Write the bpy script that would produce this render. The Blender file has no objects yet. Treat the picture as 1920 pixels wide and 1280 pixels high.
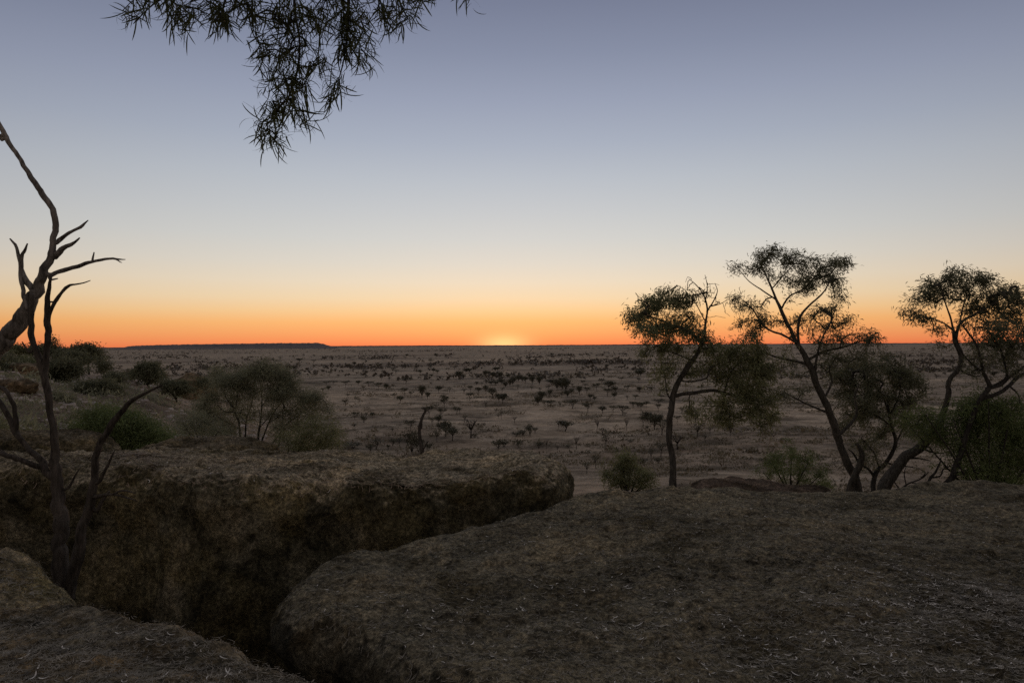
import bpy, math
import numpy as np
from mathutils import Matrix, Vector

scene = bpy.context.scene
col = scene.collection

# ------------------------------------------------------------------ camera
F = 1280.0                       # focal length in pixels of the 1920 px wide frame (24 mm on 36 mm)
PITCH, ROLL = 0.0057, 0.0055
cp, sp = math.cos(PITCH), math.sin(PITCH)
fwd = np.array([0, cp, sp]); up0 = np.array([0, -sp, cp]); rt0 = np.array([1.0, 0, 0])
rt = rt0 * math.cos(ROLL) - up0 * math.sin(ROLL)
up = up0 * math.cos(ROLL) + rt0 * math.sin(ROLL)
cam = bpy.data.objects.new('camera', bpy.data.cameras.new('camera'))
col.objects.link(cam)
cam.data.sensor_width = 36.0
cam.data.lens = 24.0
cam.data.clip_start = 0.05
cam.data.clip_end = 120000.0
cam.matrix_world = Matrix(((rt[0], up[0], -fwd[0], 0), (rt[1], up[1], -fwd[1], 0), (rt[2], up[2], -fwd[2], 0), (0, 0, 0, 1)))
scene.camera = cam

# ------------------------------------------------------------------ sky
def srgb(r, g, b):
    f = lambda c: (c / 255 / 12.92) if c / 255 <= .04045 else ((c / 255 + .055) / 1.055) ** 2.4
    return (f(r), f(g), f(b), 1.0)

world = bpy.data.worlds.new('World'); scene.world = world; world.use_nodes = True
wt = world.node_tree; wn = wt.nodes; wl = wt.links
bg = wn['Background']
SUN_AZ = math.atan((945 - 960) / F)
SUN_EL = math.radians(0.35)

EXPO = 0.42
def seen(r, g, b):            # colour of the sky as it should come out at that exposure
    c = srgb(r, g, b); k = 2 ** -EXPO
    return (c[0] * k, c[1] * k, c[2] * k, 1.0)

def wmath(op, a, b=None, c=None, clamp=False):
    n = wn.new('ShaderNodeMath'); n.operation = op; n.use_clamp = clamp
    for i, v in enumerate((a, b, c)):
        if v is None: continue
        if isinstance(v, (int, float)): n.inputs[i].default_value = v
        else: wl.new(v, n.inputs[i])
    return n.outputs[0]

def wramp(fac, stops, interp='LINEAR'):
    n = wn.new('ShaderNodeValToRGB'); cr = n.color_ramp; cr.interpolation = interp
    while len(cr.elements) < len(stops): cr.elements.new(0.5)
    for e, (p, c) in zip(cr.elements, stops): e.position = p; e.color = c
    wl.new(fac, n.inputs[0]); return n.outputs[0]

def wmix(fac, a, b, mode='MIX'):
    n = wn.new('ShaderNodeMix'); n.data_type = 'RGBA'; n.blend_type = mode
    if isinstance(fac, (int, float)): n.inputs[0].default_value = fac
    else: wl.new(fac, n.inputs[0])
    for s, v in ((6, a), (7, b)):
        if isinstance(v, tuple): n.inputs[s].default_value = v
        else: wl.new(v, n.inputs[s])
    return n.outputs[2]

tc = wn.new('ShaderNodeTexCoord')
sx = wn.new('ShaderNodeSeparateXYZ'); wl.new(tc.outputs['Generated'], sx.inputs[0])
elev = wmath('ADD', wmath('MULTIPLY', sx.outputs[2], 0.95), 0.05)        # sine of the elevation, -0.05 at 0
pos = lambda py: 0.05 + 0.95 * math.sin(math.atan((647 - py) / F))
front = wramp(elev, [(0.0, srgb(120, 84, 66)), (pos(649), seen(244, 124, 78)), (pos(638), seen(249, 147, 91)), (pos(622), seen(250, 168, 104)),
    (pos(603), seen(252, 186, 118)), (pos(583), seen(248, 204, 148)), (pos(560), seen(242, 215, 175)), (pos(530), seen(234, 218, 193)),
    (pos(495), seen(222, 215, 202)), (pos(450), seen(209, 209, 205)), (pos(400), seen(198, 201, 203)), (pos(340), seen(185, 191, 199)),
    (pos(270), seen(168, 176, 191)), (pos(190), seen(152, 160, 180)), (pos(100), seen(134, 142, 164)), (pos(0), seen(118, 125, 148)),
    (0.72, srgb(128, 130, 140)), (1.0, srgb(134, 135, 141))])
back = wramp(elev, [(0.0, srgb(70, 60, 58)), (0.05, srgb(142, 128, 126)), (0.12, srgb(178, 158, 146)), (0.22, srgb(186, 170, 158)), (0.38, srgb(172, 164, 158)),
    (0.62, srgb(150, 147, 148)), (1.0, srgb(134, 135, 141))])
hor = wmath('SQRT', wmath('ADD', wmath('ADD', wmath('MULTIPLY', sx.outputs[0], sx.outputs[0]), wmath('MULTIPLY', sx.outputs[1], sx.outputs[1])), 1e-5))
ca = wmath('DIVIDE', wmath('ADD', wmath('MULTIPLY', sx.outputs[0], math.sin(SUN_AZ)), wmath('MULTIPLY', sx.outputs[1], math.cos(SUN_AZ))), hor)  # cosine of the azimuth from the sun
mr = wn.new('ShaderNodeMapRange'); mr.interpolation_type = 'SMOOTHSTEP'
wl.new(ca, mr.inputs[0]); mr.inputs[1].default_value = -0.55; mr.inputs[2].default_value = 0.75
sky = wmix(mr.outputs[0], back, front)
# the afterglow is duller away from the sun's azimuth
dull = wmath('MULTIPLY', wmath('SUBTRACT', 1.0, ca), 1.7, clamp=True)
side = wmix(dull, (1, 1, 1, 1), srgb(176, 174, 182))
sky = wmix(1.0, sky, side, 'MULTIPLY')
# small bright glow where the sun has just gone down
across = wmath('SUBTRACT', wmath('MULTIPLY', sx.outputs[0], math.cos(SUN_AZ)), wmath('MULTIPLY', sx.outputs[1], math.sin(SUN_AZ)))
def gauss(sa, se):
    a = wmath('POWER', wmath('ABSOLUTE', wmath('DIVIDE', across, sa)), 2.0); b = wmath('POWER', wmath('ABSOLUTE', wmath('DIVIDE', sx.outputs[2], se)), 2.0)
    return wmath('MULTIPLY', wmath('EXPONENT', wmath('MULTIPLY', wmath('ADD', a, b), -1.0)), mr.outputs[0])
g1 = gauss(0.034, 0.014)
g2 = gauss(0.12, 0.035)
glow = wmix(1.0, wmix(g1, (0, 0, 0, 1), (0.22, 0.30, 0.13, 1)), wmix(g2, (0, 0, 0, 1), (0.035, 0.025, 0.004, 1)), 'ADD')
sky = wmix(1.0, sky, glow, 'ADD')
nish = wn.new('ShaderNodeTexSky'); nish.sky_type = 'NISHITA'; nish.sun_disc = False
nish.sun_elevation = SUN_EL; nish.sun_rotation = SUN_AZ; nish.altitude = 300
sky = wmix(0.006, sky, nish.outputs[0], 'ADD')
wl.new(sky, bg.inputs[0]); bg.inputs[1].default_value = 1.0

# ------------------------------------------------------------------ sun: already on the horizon, next to nothing left of it
sun = bpy.data.objects.new('sun', bpy.data.lights.new('sun', 'SUN')); col.objects.link(sun)
sun.data.energy = 0.12; sun.data.angle = math.radians(0.5); sun.data.color = (1.0, 0.55, 0.28)
sd = Vector((math.sin(SUN_AZ) * math.cos(SUN_EL), math.cos(SUN_AZ) * math.cos(SUN_EL), math.sin(SUN_EL)))
sun.rotation_euler = sd.to_track_quat('Z', 'Y').to_euler()

scene.view_settings.view_transform = 'Standard'
scene.view_settings.look = 'None'
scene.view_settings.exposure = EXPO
scene.view_settings.gamma = 1.0
scene.view_settings.use_curve_mapping = False
try:
    scene.render.engine = 'CYCLES'
    scene.cycles.use_denoising = False
    scene.cycles.max_bounces = 6
except Exception:
    pass

# ================================================================== helpers
def rng(seed): return np.random.RandomState(seed)

def at(px, py, Y):
    """world point that the photograph shows at pixel (px, py) of its 1920 x 1280, Y metres in front of the camera"""
    px = np.asarray(px, float); py = np.asarray(py, float)
    d = fwd + ((px - 960) / F)[..., None] * rt + ((640 - py) / F)[..., None] * up
    return d * (np.asarray(Y, float) / d[..., 1])[..., None]

def to_px(P):
    z = P @ fwd
    return np.stack([960 + F * (P @ rt) / z, 640 - F * (P @ up) / z], -1)

def hash3(i, j, k, s):
    with np.errstate(over='ignore'):
        h = (i.astype(np.uint32) * np.uint32(374761393)) ^ (j.astype(np.uint32) * np.uint32(668265263)) ^ (k.astype(np.uint32) * np.uint32(2246822519)) ^ np.uint32((s * 3266489917) & 0xffffffff)
        h = (h ^ (h >> np.uint32(13))) * np.uint32(1274126177)
        h = (h ^ (h >> np.uint32(16))) * np.uint32(2654435761)
        h = h ^ (h >> np.uint32(15))
    return h.astype(np.float64) / 4294967295.0 * 2 - 1

def vnoise(P, s=0):
    I = np.floor(P).astype(np.int64); f = P - I; u = f * f * f * (f * (f * 6 - 15) + 10)
    r = 0
    for a in (0, 1):
        for b in (0, 1):
            for c in (0, 1):
                w = (u[:, 0] if a else 1 - u[:, 0]) * (u[:, 1] if b else 1 - u[:, 1]) * (u[:, 2] if c else 1 - u[:, 2])
                r = r + w * hash3(I[:, 0] + a, I[:, 1] + b, I[:, 2] + c, s)
    return r

def fbm(P, octaves=4, s=0, gain=0.5):
    r = 0; a = 1; Q = P.copy(); t = 0
    for o in range(octaves):
        r = r + a * vnoise(Q, s + o * 17); t += a; a *= gain; Q = Q * 2.03 + 11.3
    return r / t * 1.6

def mesh_np(name, V, quads=None, tris=None, mat=None, smooth=True, mats=None, midx=None):
    me = bpy.data.meshes.new(name)
    V = np.asarray(V, np.float32)
    q = np.zeros((0, 4), np.int32) if quads is None else np.asarray(quads, np.int32).reshape(-1, 4)
    t = np.zeros((0, 3), np.int32) if tris is None else np.asarray(tris, np.int32).reshape(-1, 3)
    me.vertices.add(len(V)); me.vertices.foreach_set('co', V.ravel())
    loops = np.concatenate([q.ravel(), t.ravel()])
    me.loops.add(len(loops)); me.loops.foreach_set('vertex_index', loops)
    n = len(q) + len(t)
    starts = np.concatenate([np.arange(len(q)) * 4, len(q) * 4 + np.arange(len(t)) * 3]).astype(np.int32)
    me.polygons.add(n); me.polygons.foreach_set('loop_start', starts)
    if smooth: me.polygons.foreach_set('use_smooth', np.ones(n, bool))
    for m in (mats or ([mat] if mat else [])): me.materials.append(m)
    if midx is not None: me.polygons.foreach_set('material_index', np.asarray(midx, np.int32))
    me.update(calc_edges=True)
    return me

class Geo:
    def __init__(s): s.v = []; s.q = []; s.t = []; s.n = 0
    def add(s, V, q=None, t=None):
        s.v.append(np.asarray(V, float))
        if q is not None and len(q): s.q.append(np.asarray(q, np.int64) + s.n)
        if t is not None and len(t): s.t.append(np.asarray(t, np.int64) + s.n)
        s.n += len(V)
    def V(s): return np.concatenate(s.v) if s.v else np.zeros((0, 3))
    def mesh(s, name, mat, origin=(0, 0, 0), smooth=True):
        return mesh_np(name, s.V() - np.asarray(origin), np.concatenate(s.q) if s.q else None, np.concatenate(s.t) if s.t else None, mat, smooth)

def link(name, data, parent=None, loc=None):
    o = bpy.data.objects.new(name, data); col.objects.link(o)
    if parent: o.parent = parent
    if loc is not None: o.location = loc
    return o

def tag(o, label=None, cat=None, group=None, kind=None):
    if label: o['label'] = label
    if cat: o['category'] = cat
    if group: o['group'] = group
    if kind: o['kind'] = kind
    return o

def catmull(P, step):
    """smooth polyline through P (rows: any number of columns, first three are xyz), resampled about every step metres"""
    P = np.asarray(P, float)
    if len(P) < 3:
        n = max(2, int(np.linalg.norm(P[-1, :3] - P[0, :3]) / step) + 1)
        t = np.linspace(0, 1, n)[:, None]; return P[0] * (1 - t) + P[-1] * t
    E = np.vstack([2 * P[0] - P[1], P, 2 * P[-1] - P[-2]]); out = []
    for i in range(1, len(E) - 2):
        a, b, c, d = E[i - 1], E[i], E[i + 1], E[i + 2]
        n = max(2, int(np.linalg.norm(c[:3] - b[:3]) / step) + 1)
        t = np.linspace(0, 1, n, endpoint=False)[:, None]
        out.append(0.5 * (2 * b + (c - a) * t + (2 * a - 5 * b + 4 * c - d) * t ** 2 + (3 * b - a - 3 * c + d) * t ** 3))
    out.append(P[-1:]); return np.vstack(out)

def tube(geo, P, R, n=7, rough=0.0, seed=0):
    P = np.asarray(P, float); R = np.maximum(np.asarray(R, float), 1e-4); m = len(P)
    if m < 2: return
    T = np.gradient(P, axis=0); T /= np.linalg.norm(T, axis=1)[:, None] + 1e-9
    N = np.zeros_like(P); v = np.cross(T[0], [0.31, 0.87, 0.2]); N[0] = v / (np.linalg.norm(v) + 1e-9)
    for i in range(1, m):
        v = N[i - 1] - T[i] * (N[i - 1] @ T[i]); N[i] = v / (np.linalg.norm(v) + 1e-9)
    B = np.cross(T, N)
    a = np.arange(n) / n * 2 * math.pi
    ring = N[:, None, :] * np.cos(a)[None, :, None] + B[:, None, :] * np.sin(a)[None, :, None]
    rr = R[:, None] * np.ones(n)
    if rough:
        s = np.concatenate([[0], np.cumsum(np.linalg.norm(np.diff(P, axis=0), axis=1))])
        rm = max(R.mean(), 0.01)
        Q = np.stack([np.cos(a)[None, :] * 1.6 + 0 * s[:, None], np.sin(a)[None, :] * 1.6 + 0 * s[:, None], (s / rm * 0.22)[:, None] + 0 * a[None, :]], -1).reshape(-1, 3)
        rr = rr * (1 + rough * fbm(Q + seed * 7.7, 3, seed).reshape(m, n))
    V = (P[:, None, :] + ring * rr[..., None]).reshape(-1, 3)
    i = np.arange(m - 1)[:, None] * n; j = np.arange(n)[None, :]; k = (j + 1) % n
    q = np.stack([i + j, i + k, i + n + k, i + n + j], -1).reshape(-1, 4)
    V = np.vstack([V, P[:1], P[-1:]])
    j = np.arange(n); k = (j + 1) % n
    t = np.vstack([np.stack([k, j, np.full(n, m * n)], -1), np.stack([(m - 1) * n + j, (m - 1) * n + k, np.full(n, m * n + 1)], -1)])
    geo.add(V, q, t)

# ------------------------------------------------------------------ materials
def new_mat(name, rough=0.9, spec=0.15):
    m = bpy.data.materials.new(name); m.use_nodes = True
    b = m.node_tree.nodes['Principled BSDF']; b.inputs['Roughness'].default_value = rough
    b.inputs['Specular IOR Level'].default_value = spec
    return m, m.node_tree, b

def tex_noise(nt, vec, scale, detail=6, rough=0.6, dist=0.0):
    n = nt.nodes.new('ShaderNodeTexNoise'); n.inputs['Scale'].default_value = scale; n.inputs['Detail'].default_value = detail
    n.inputs['Roughness'].default_value = rough; n.inputs['Distortion'].default_value = dist
    nt.links.new(vec, n.inputs['Vector']); return n.outputs['Fac']

def ramp(nt, fac, stops):
    n = nt.nodes.new('ShaderNodeValToRGB'); cr = n.color_ramp
    while len(cr.elements) < len(stops): cr.elements.new(0.5)
    for e, (p, c) in zip(cr.elements, stops):
        e.position = p; e.color = (*c, 1) if not isinstance(c, (int, float)) else (c, c, c, 1)
    nt.links.new(fac, n.inputs[0]); return n.outputs[0]

def mixc(nt, fac, a, b, mode='MIX'):
    n = nt.nodes.new('ShaderNodeMix'); n.data_type = 'RGBA'; n.blend_type = mode
    if isinstance(fac, (int, float)): n.inputs[0].default_value = fac
    else: nt.links.new(fac, n.inputs[0])
    for s, v in ((6, a), (7, b)):
        if isinstance(v, tuple): n.inputs[s].default_value = (*v, 1)
        else: nt.links.new(v, n.inputs[s])
    return n.outputs[2]

def mapped(nt, scale, src='Object', rot=(0, 0, 0)):
    t = nt.nodes.new('ShaderNodeTexCoord'); m = nt.nodes.new('ShaderNodeMapping')
    m.inputs['Scale'].default_value = scale; m.inputs['Rotation'].default_value = rot
    nt.links.new(t.outputs[src], m.inputs[0]); return m.outputs[0]

def bump(nt, bsdf, height, strength=1.0, dist=0.02):
    n = nt.nodes.new('ShaderNodeBump'); n.inputs['Strength'].default_value = strength; n.inputs['Distance'].default_value = dist
    nt.links.new(height, n.inputs['Height']); nt.links.new(n.outputs[0], bsdf.inputs['Normal'])

def rock_mat(name, dark, mid, light, lichen, lichen_amt=0.5, grain=42.0, stretch=(1, 1, 1), dust_shading=None):
    m, nt, b = new_mat(name, 0.95, 0.1)
    v = mapped(nt, (1, 1, 1)); vs = mapped(nt, stretch)
    n1 = tex_noise(nt, vs, 2.2, 8, 0.68, 0.6)
    n2 = tex_noise(nt, vs, 13.0, 7, 0.7, 0.4)
    n3 = tex_noise(nt, v, grain, 5, 0.75)
    n4 = tex_noise(nt, vs, 1.1, 6, 0.6, 1.0)
    c = ramp(nt, n1, [(0.36, dark), (0.50, mid), (0.66, light)])
    c2 = ramp(nt, n2, [(0.34, (0.42, 0.42, 0.42)), (0.55, (1.0, 1.0, 1.0)), (0.75, (1.55, 1.5, 1.45))])
    c = mixc(nt, 1.0, c, c2, 'MULTIPLY')
    c3 = ramp(nt, n3, [(0.36, (0.32, 0.32, 0.32)), (0.5, (0.95, 0.95, 0.95)), (0.66, (2.1, 2.05, 2.0))])
    c = mixc(nt, 0.85, c, c3, 'MULTIPLY')
    n5 = tex_noise(nt, v, 0.75, 7, 0.62, 1.2)
    lf = ramp(nt, n4, [(0.46, 0.0), (0.60, lichen_amt)])
    lc = mixc(nt, 1.0, ramp(nt, n2, [(0.3, tuple(x * 0.5 for x in lichen)), (0.7, tuple(x * 1.4 for x in lichen))]), c3, 'MULTIPLY')
    c = mixc(nt, lf, c, lc)
    if dust_shading:      # dry litter dust on flat rock, doubling as painted shading: light tops, dark faces
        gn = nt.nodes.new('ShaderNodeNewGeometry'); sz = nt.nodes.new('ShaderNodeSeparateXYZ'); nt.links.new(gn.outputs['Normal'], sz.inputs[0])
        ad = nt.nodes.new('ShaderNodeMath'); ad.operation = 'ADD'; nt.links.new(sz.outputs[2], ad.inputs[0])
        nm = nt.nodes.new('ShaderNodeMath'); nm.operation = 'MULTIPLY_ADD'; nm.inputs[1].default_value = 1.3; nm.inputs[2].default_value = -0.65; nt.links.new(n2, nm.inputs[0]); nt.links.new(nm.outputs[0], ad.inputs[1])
        dc = mixc(nt, 1.0, mixc(nt, 1.0, dust_shading[0], c2, 'MULTIPLY'), c3, 'MULTIPLY')
        c = mixc(nt, ramp(nt, ad.outputs[0], [(0.60, 0.0), (0.98, dust_shading[1])]), c, dc)
    c = mixc(nt, 1.0, c, ramp(nt, n5, [(0.36, (0.48, 0.46, 0.38)), (0.49, (1.0, 1.0, 0.97)), (0.64, (1.45, 1.36, 1.2))]), 'MULTIPLY')
    nt.links.new(c, b.inputs['Base Color'])
    h = mixc(nt, 0.45, n2, n3)
    bump(nt, b, h, 1.0, 0.07)
    return m

M_slab = rock_mat('slab_rock', (0.026, 0.024, 0.016), (0.095, 0.085, 0.058), (0.27, 0.24, 0.165), (0.17, 0.13, 0.07), 0.6, dust_shading=((0.32, 0.275, 0.18), 0.6))  # base colour darkened under the pale tops to shade the slab's steep face
M_long = rock_mat('ochre_rock', (0.055, 0.050, 0.030), (0.165, 0.148, 0.092), (0.33, 0.288, 0.19), (0.24, 0.195, 0.09), 0.55, 34, (1, 1, 0.8), dust_shading=((0.48, 0.40, 0.275), 0.75))
M_back = rock_mat('olive_brown_rock', (0.045, 0.040, 0.022), (0.12, 0.100, 0.056), (0.23, 0.185, 0.115), (0.20, 0.155, 0.065), 0.6, 34, dust_shading=((0.30, 0.24, 0.17), 0.35))
M_left = rock_mat('litter_rock', (0.07, 0.063, 0.043), (0.25, 0.22, 0.155), (0.46, 0.405, 0.29), (0.38, 0.27, 0.14), 0.6)
M_moss = rock_mat('mossy_rock', (0.11, 0.10, 0.055), (0.37, 0.31, 0.195), (0.60, 0.485, 0.335), (0.28, 0.235, 0.11), 0.7)
M_red = rock_mat('red_rock', (0.08, 0.06, 0.043), (0.17, 0.125, 0.088), (0.26, 0.19, 0.135), (0.11, 0.085, 0.055), 0.4)
M_far_rock = rock_mat('outcrop_rock', (0.10, 0.075, 0.045), (0.18, 0.132, 0.08), (0.40, 0.31, 0.22), (0.13, 0.10, 0.05), 0.5, 3.0, (0.3, 0.3, 0.8))

def plain_mat():
    m, nt, b = new_mat('dry_plain', 0.95, 0.08)
    v = mapped(nt, (1, 1, 1)); vx = mapped(nt, (0.7, 1.0, 1.0), rot=(0, 0, 0.25)); vf = mapped(nt, (0.3, 1.0, 1.0))
    big = tex_noise(nt, vf, 0.006, 6, 0.6, 0.5)
    med = tex_noise(nt, vx, 0.055, 8, 0.66, 0.8)
    sm = tex_noise(nt, v, 0.45, 8, 0.7, 0.3)
    fine = tex_noise(nt, v, 3.2, 4, 0.7)
    c = ramp(nt, med, [(0.36, (0.19, 0.153, 0.102)), (0.45, (0.34, 0.275, 0.19)), (0.56, (0.45, 0.368, 0.258)), (0.68, (0.57, 0.47, 0.335))])
    st = tex_noise(nt, mapped(nt, (0.55, 1.0, 1.0), rot=(0, 0, -0.3)), 0.10, 8, 0.62, 0.6)
    c = mixc(nt, 0.9, c, ramp(nt, st, [(0.36, (0.38, 0.37, 0.34)), (0.47, (0.95, 0.95, 0.95)), (0.62, (1.25, 1.22, 1.18))]), 'MULTIPLY')
    c = mixc(nt, 0.8, c, ramp(nt, sm, [(0.32, (0.55, 0.53, 0.5)), (0.52, (1, 1, 1)), (0.72, (1.35, 1.33, 1.3))]), 'MULTIPLY')
    c = mixc(nt, 0.7, c, ramp(nt, fine, [(0.32, (0.6, 0.6, 0.6)), (0.52, (1, 1, 1)), (0.7, (1.35, 1.35, 1.35))]), 'MULTIPLY')
    c = mixc(nt, 0.9, c, ramp(nt, big, [(0.38, (0.55, 0.50, 0.48)), (0.5, (0.92, 0.90, 0.90)), (0.62, (1.2, 1.13, 1.08))]), 'MULTIPLY')
    nt.links.new(c, b.inputs['Base Color'])
    bump(nt, b, mixc(nt, 0.5, sm, fine), 0.8, 0.25)
    return m
M_plain = plain_mat()

def flat_mat(name, c, var=0.35, scale=3.0, rough=0.85, trans=0.0):
    m, nt, b = new_mat(name, rough, 0.15)
    v = mapped(nt, (1, 1, 1))
    n = tex_noise(nt, v, scale, 4, 0.65)
    cc = ramp(nt, n, [(0.3, tuple(x * (1 - var) for x in c)), (0.7, tuple(x * (1 + var) for x in c))])
    nt.links.new(cc, b.inputs['Base Color'])
    return m

def bark_mat(name, c, streak=1.0, scale=9.0):
    m, nt, b = new_mat(name, 0.92, 0.1)
    vs = mapped(nt, (1, 1, 0.16)); v = mapped(nt, (1, 1, 1))
    n = tex_noise(nt, vs, scale * 4, 7, 0.7, 0.6); n2 = tex_noise(nt, v, scale * 0.5, 5, 0.6)
    cc = ramp(nt, n, [(0.32, tuple(x * (1 - 0.72 * streak) for x in c)), (0.5, c), (0.68, tuple(x * (1 + 0.7 * streak) for x in c))])
    cc = mixc(nt, 0.7, cc, ramp(nt, n2, [(0.32, (0.55, 0.55, 0.55)), (0.65, (1.25, 1.25, 1.25))]), 'MULTIPLY')
    nt.links.new(cc, b.inputs['Base Color'])
    bump(nt, b, n, 0.9, 0.02)
    return m

def leaf_mat(name, c, var=0.4, scale=2.5, transl=0.4):
    m, nt, b = new_mat(name, 0.65, 0.2)
    v = mapped(nt, (1, 1, 1))
    n = tex_noise(nt, v, scale, 3, 0.6); nf = tex_noise(nt, v, scale * 17, 2, 0.6)
    cc = ramp(nt, n, [(0.3, tuple(x * (1 - var) for x in c)), (0.7, tuple(x * (1 + var) for x in c))])
    cc = mixc(nt, 0.7, cc, ramp(nt, nf, [(0.3, (0.6, 0.6, 0.6)), (0.7, (1.4, 1.4, 1.3))]), 'MULTIPLY')
    nt.links.new(cc, b.inputs['Base Color'])
    if transl:
        tr = nt.nodes.new('ShaderNodeBsdfTranslucent'); nt.links.new(cc, tr.inputs[0])
        mx = nt.nodes.new('ShaderNodeMixShader'); mx.inputs[0].default_value = transl
        nt.links.new(b.outputs[0], mx.inputs[1]); nt.links.new(tr.outputs[0], mx.inputs[2])
        nt.links.new(mx.outputs[0], nt.nodes['Material Output'].inputs['Surface'])
    return m

M_dead_pale = bark_mat('weathered_pale_wood', (0.20, 0.178, 0.145), 1.25, 6.0)
M_dead_dark = bark_mat('weathered_dark_wood', (0.085, 0.072, 0.056))
M_bark = bark_mat('acacia_bark', (0.085, 0.077, 0.06))
M_bark_dark = bark_mat('dark_bark', (0.05, 0.045, 0.036))
M_over_leaf = leaf_mat('needle_leaf', (0.075, 0.085, 0.036), 0.3)
M_leaf = leaf_mat('grey_green_leaf', (0.22, 0.225, 0.11))
M_leaf_dark = leaf_mat('dull_green_leaf', (0.17, 0.172, 0.10))
M_leaf_green = leaf_mat('bright_green_leaf', (0.155, 0.19, 0.07))
M_leaf_grey = leaf_mat('grey_scrub_leaf', (0.26, 0.26, 0.165))
M_plain_leaf = leaf_mat('plain_tree_leaf', (0.10, 0.097, 0.062), 0.45, 1.2, 0.0)
M_plain_bark = flat_mat('plain_tree_bark', (0.065, 0.055, 0.042))
M_scrub = leaf_mat('distant_scrub', (0.105, 0.09, 0.068), 0.3, 0.05, 0.0)
M_tussock = leaf_mat('dry_tussock', (0.20, 0.172, 0.115), 0.5, 0.08, 0.0)
M_mesa = flat_mat('mesa_scrub', (0.13, 0.10, 0.085), 0.5, 0.02)
M_litter_dark = flat_mat('dark_needle_litter', (0.21, 0.183, 0.135), 0.75, 16.0)
M_litter_brown = flat_mat('brown_needle_litter', (0.26, 0.20, 0.135), 0.6, 14.0)
M_litter_pale = flat_mat('pale_dry_leaf', (0.72, 0.66, 0.55), 0.3, 12.0)
M_grass = flat_mat('dry_grass', (0.22, 0.18, 0.115), 0.35, 6.0)
M_stone = flat_mat('pale_stone', (0.40, 0.34, 0.28), 0.45, 0.7)

# ================================================================== ground
RN = np.array([2, 10, 15, 20, 30, 50, 75, 110, 150, 220, 400], float)
UN = np.array([-0.95, -0.75, -0.594, -0.4375, -0.33, -0.2, 0.0])
ZT = np.array([
    [-4.4, -2.8, -2.8, -2.9, -2.6, -1.2, 0.6, -2.0, -9, -20, -25],
    [-4.4, -2.9, -2.9, -3.0, -2.9, -1.7, -0.5, -4.0, -12, -22, -25],
    [-4.4, -2.9, -2.95, -3.1, -3.4, -3.0, -2.4, -7.0, -15, -24, -25],
    [-4.4, -3.0, -3.0, -3.3, -4.0, -4.7, -5.1, -11, -19, -25, -25],
    [-4.4, -3.0, -3.1, -3.5, -4.7, -6.6, -9.0, -16, -23, -25, -25],
    [-4.4, -3.0, -3.3, -4.3, -6.5, -10.5, -15.8, -21.5, -25, -25, -25],
    [-4.4, -3.0, -3.4, -4.5, -6.6, -10.8, -16.4, -22.4, -25, -25, -25]])

def ground_z(x, y):
    x = np.asarray(x, float).ravel(); y = np.asarray(y, float).ravel()
    r = np.hypot(x, y)
    az = np.arctan2(x, y)
    u = np.tan(np.clip(az, -0.76, 0.5))
    lr = np.log(np.clip(r, 2, 400)); LN = np.log(RN)
    Z = np.stack([np.interp(lr, LN, row) for row in ZT])
    t = np.clip(np.interp(u, UN, np.arange(len(UN))), 0, len(UN) - 1.0001)
    i = t.astype(int); f = t - i; f = f * f * (3 - 2 * f)
    z = Z[i, np.arange(len(x))] * (1 - f) + Z[i + 1, np.arange(len(x))] * f
    # rough slope near by, gentle swells on the plain
    P = np.stack([x, y, 0 * x], -1)
    near = np.clip((r - 9) / 20, 0, 1) * np.clip((170 - r) / 90, 0, 1)
    z = z + near * (0.55 * fbm(P / 9.0, 4, 3))
    pl = np.clip((r - 90) / 60, 0, 1) * np.minimum(1, (200 / np.maximum(r, 1)) ** 1.0) * (r < 12000)
    Q = P.copy(); Q[:, 0] *= 0.55
    w = fbm(Q / 26.0, 4, 9)
    z = z + pl * (1.35 * w - 1.0 * np.abs(fbm(Q / 15.0 + 5, 3, 21)))
    return z

def make_ground():
    a1 = np.linspace(-0.80, 0.80, 520); a2 = np.linspace(0.80, 2 * math.pi - 0.80, 130)[1:-1]
    az = np.concatenate([a1, a2]); n = len(az)
    r = [1.0]
    while r[-1] < 45000:
        k = r[-1]; r.append(k * (1.03 if k < 9 else 1.015 if k < 420 else 1.05))
    r = np.array(r); m = len(r)
    X = (r[:, None] * np.sin(az)).ravel(); Y = (r[:, None] * np.cos(az)).ravel()
    V = np.stack([X, Y, ground_z(X, Y)], -1)
    i = np.arange(m - 1)[:, None] * n; j = np.arange(n)[None, :]; k = (j + 1) % n
    q = np.stack([i + j, i + n + j, i + n + k, i + k], -1).reshape(-1, 4)
    V = np.vstack([V, [[0, 0, -4.6]]]); j = np.arange(n)
    t = np.stack([j, (j + 1) % n, np.full(n, m * n)], -1)
    o = link('ground', mesh_np('ground', V, q, t, M_plain)); tag(o, kind='structure'); return o
ground = make_ground()

def on_ground(px, py, dmin=12, dmax=12000):
    """first point of the ground that the photograph would show at the pixel"""
    d = np.exp(np.linspace(math.log(dmin), math.log(dmax), 1400))
    P = at(np.full_like(d, px), np.full_like(d, py), d)
    h = P[:, 2] - ground_z(P[:, 0], P[:, 1])
    k = np.argmax(h < 0)
    if h[k] >= 0: k = len(d) - 1
    Q = P[k]; return np.array([Q[0], Q[1], ground_z([Q[0]], [Q[1]])[0]])

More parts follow.
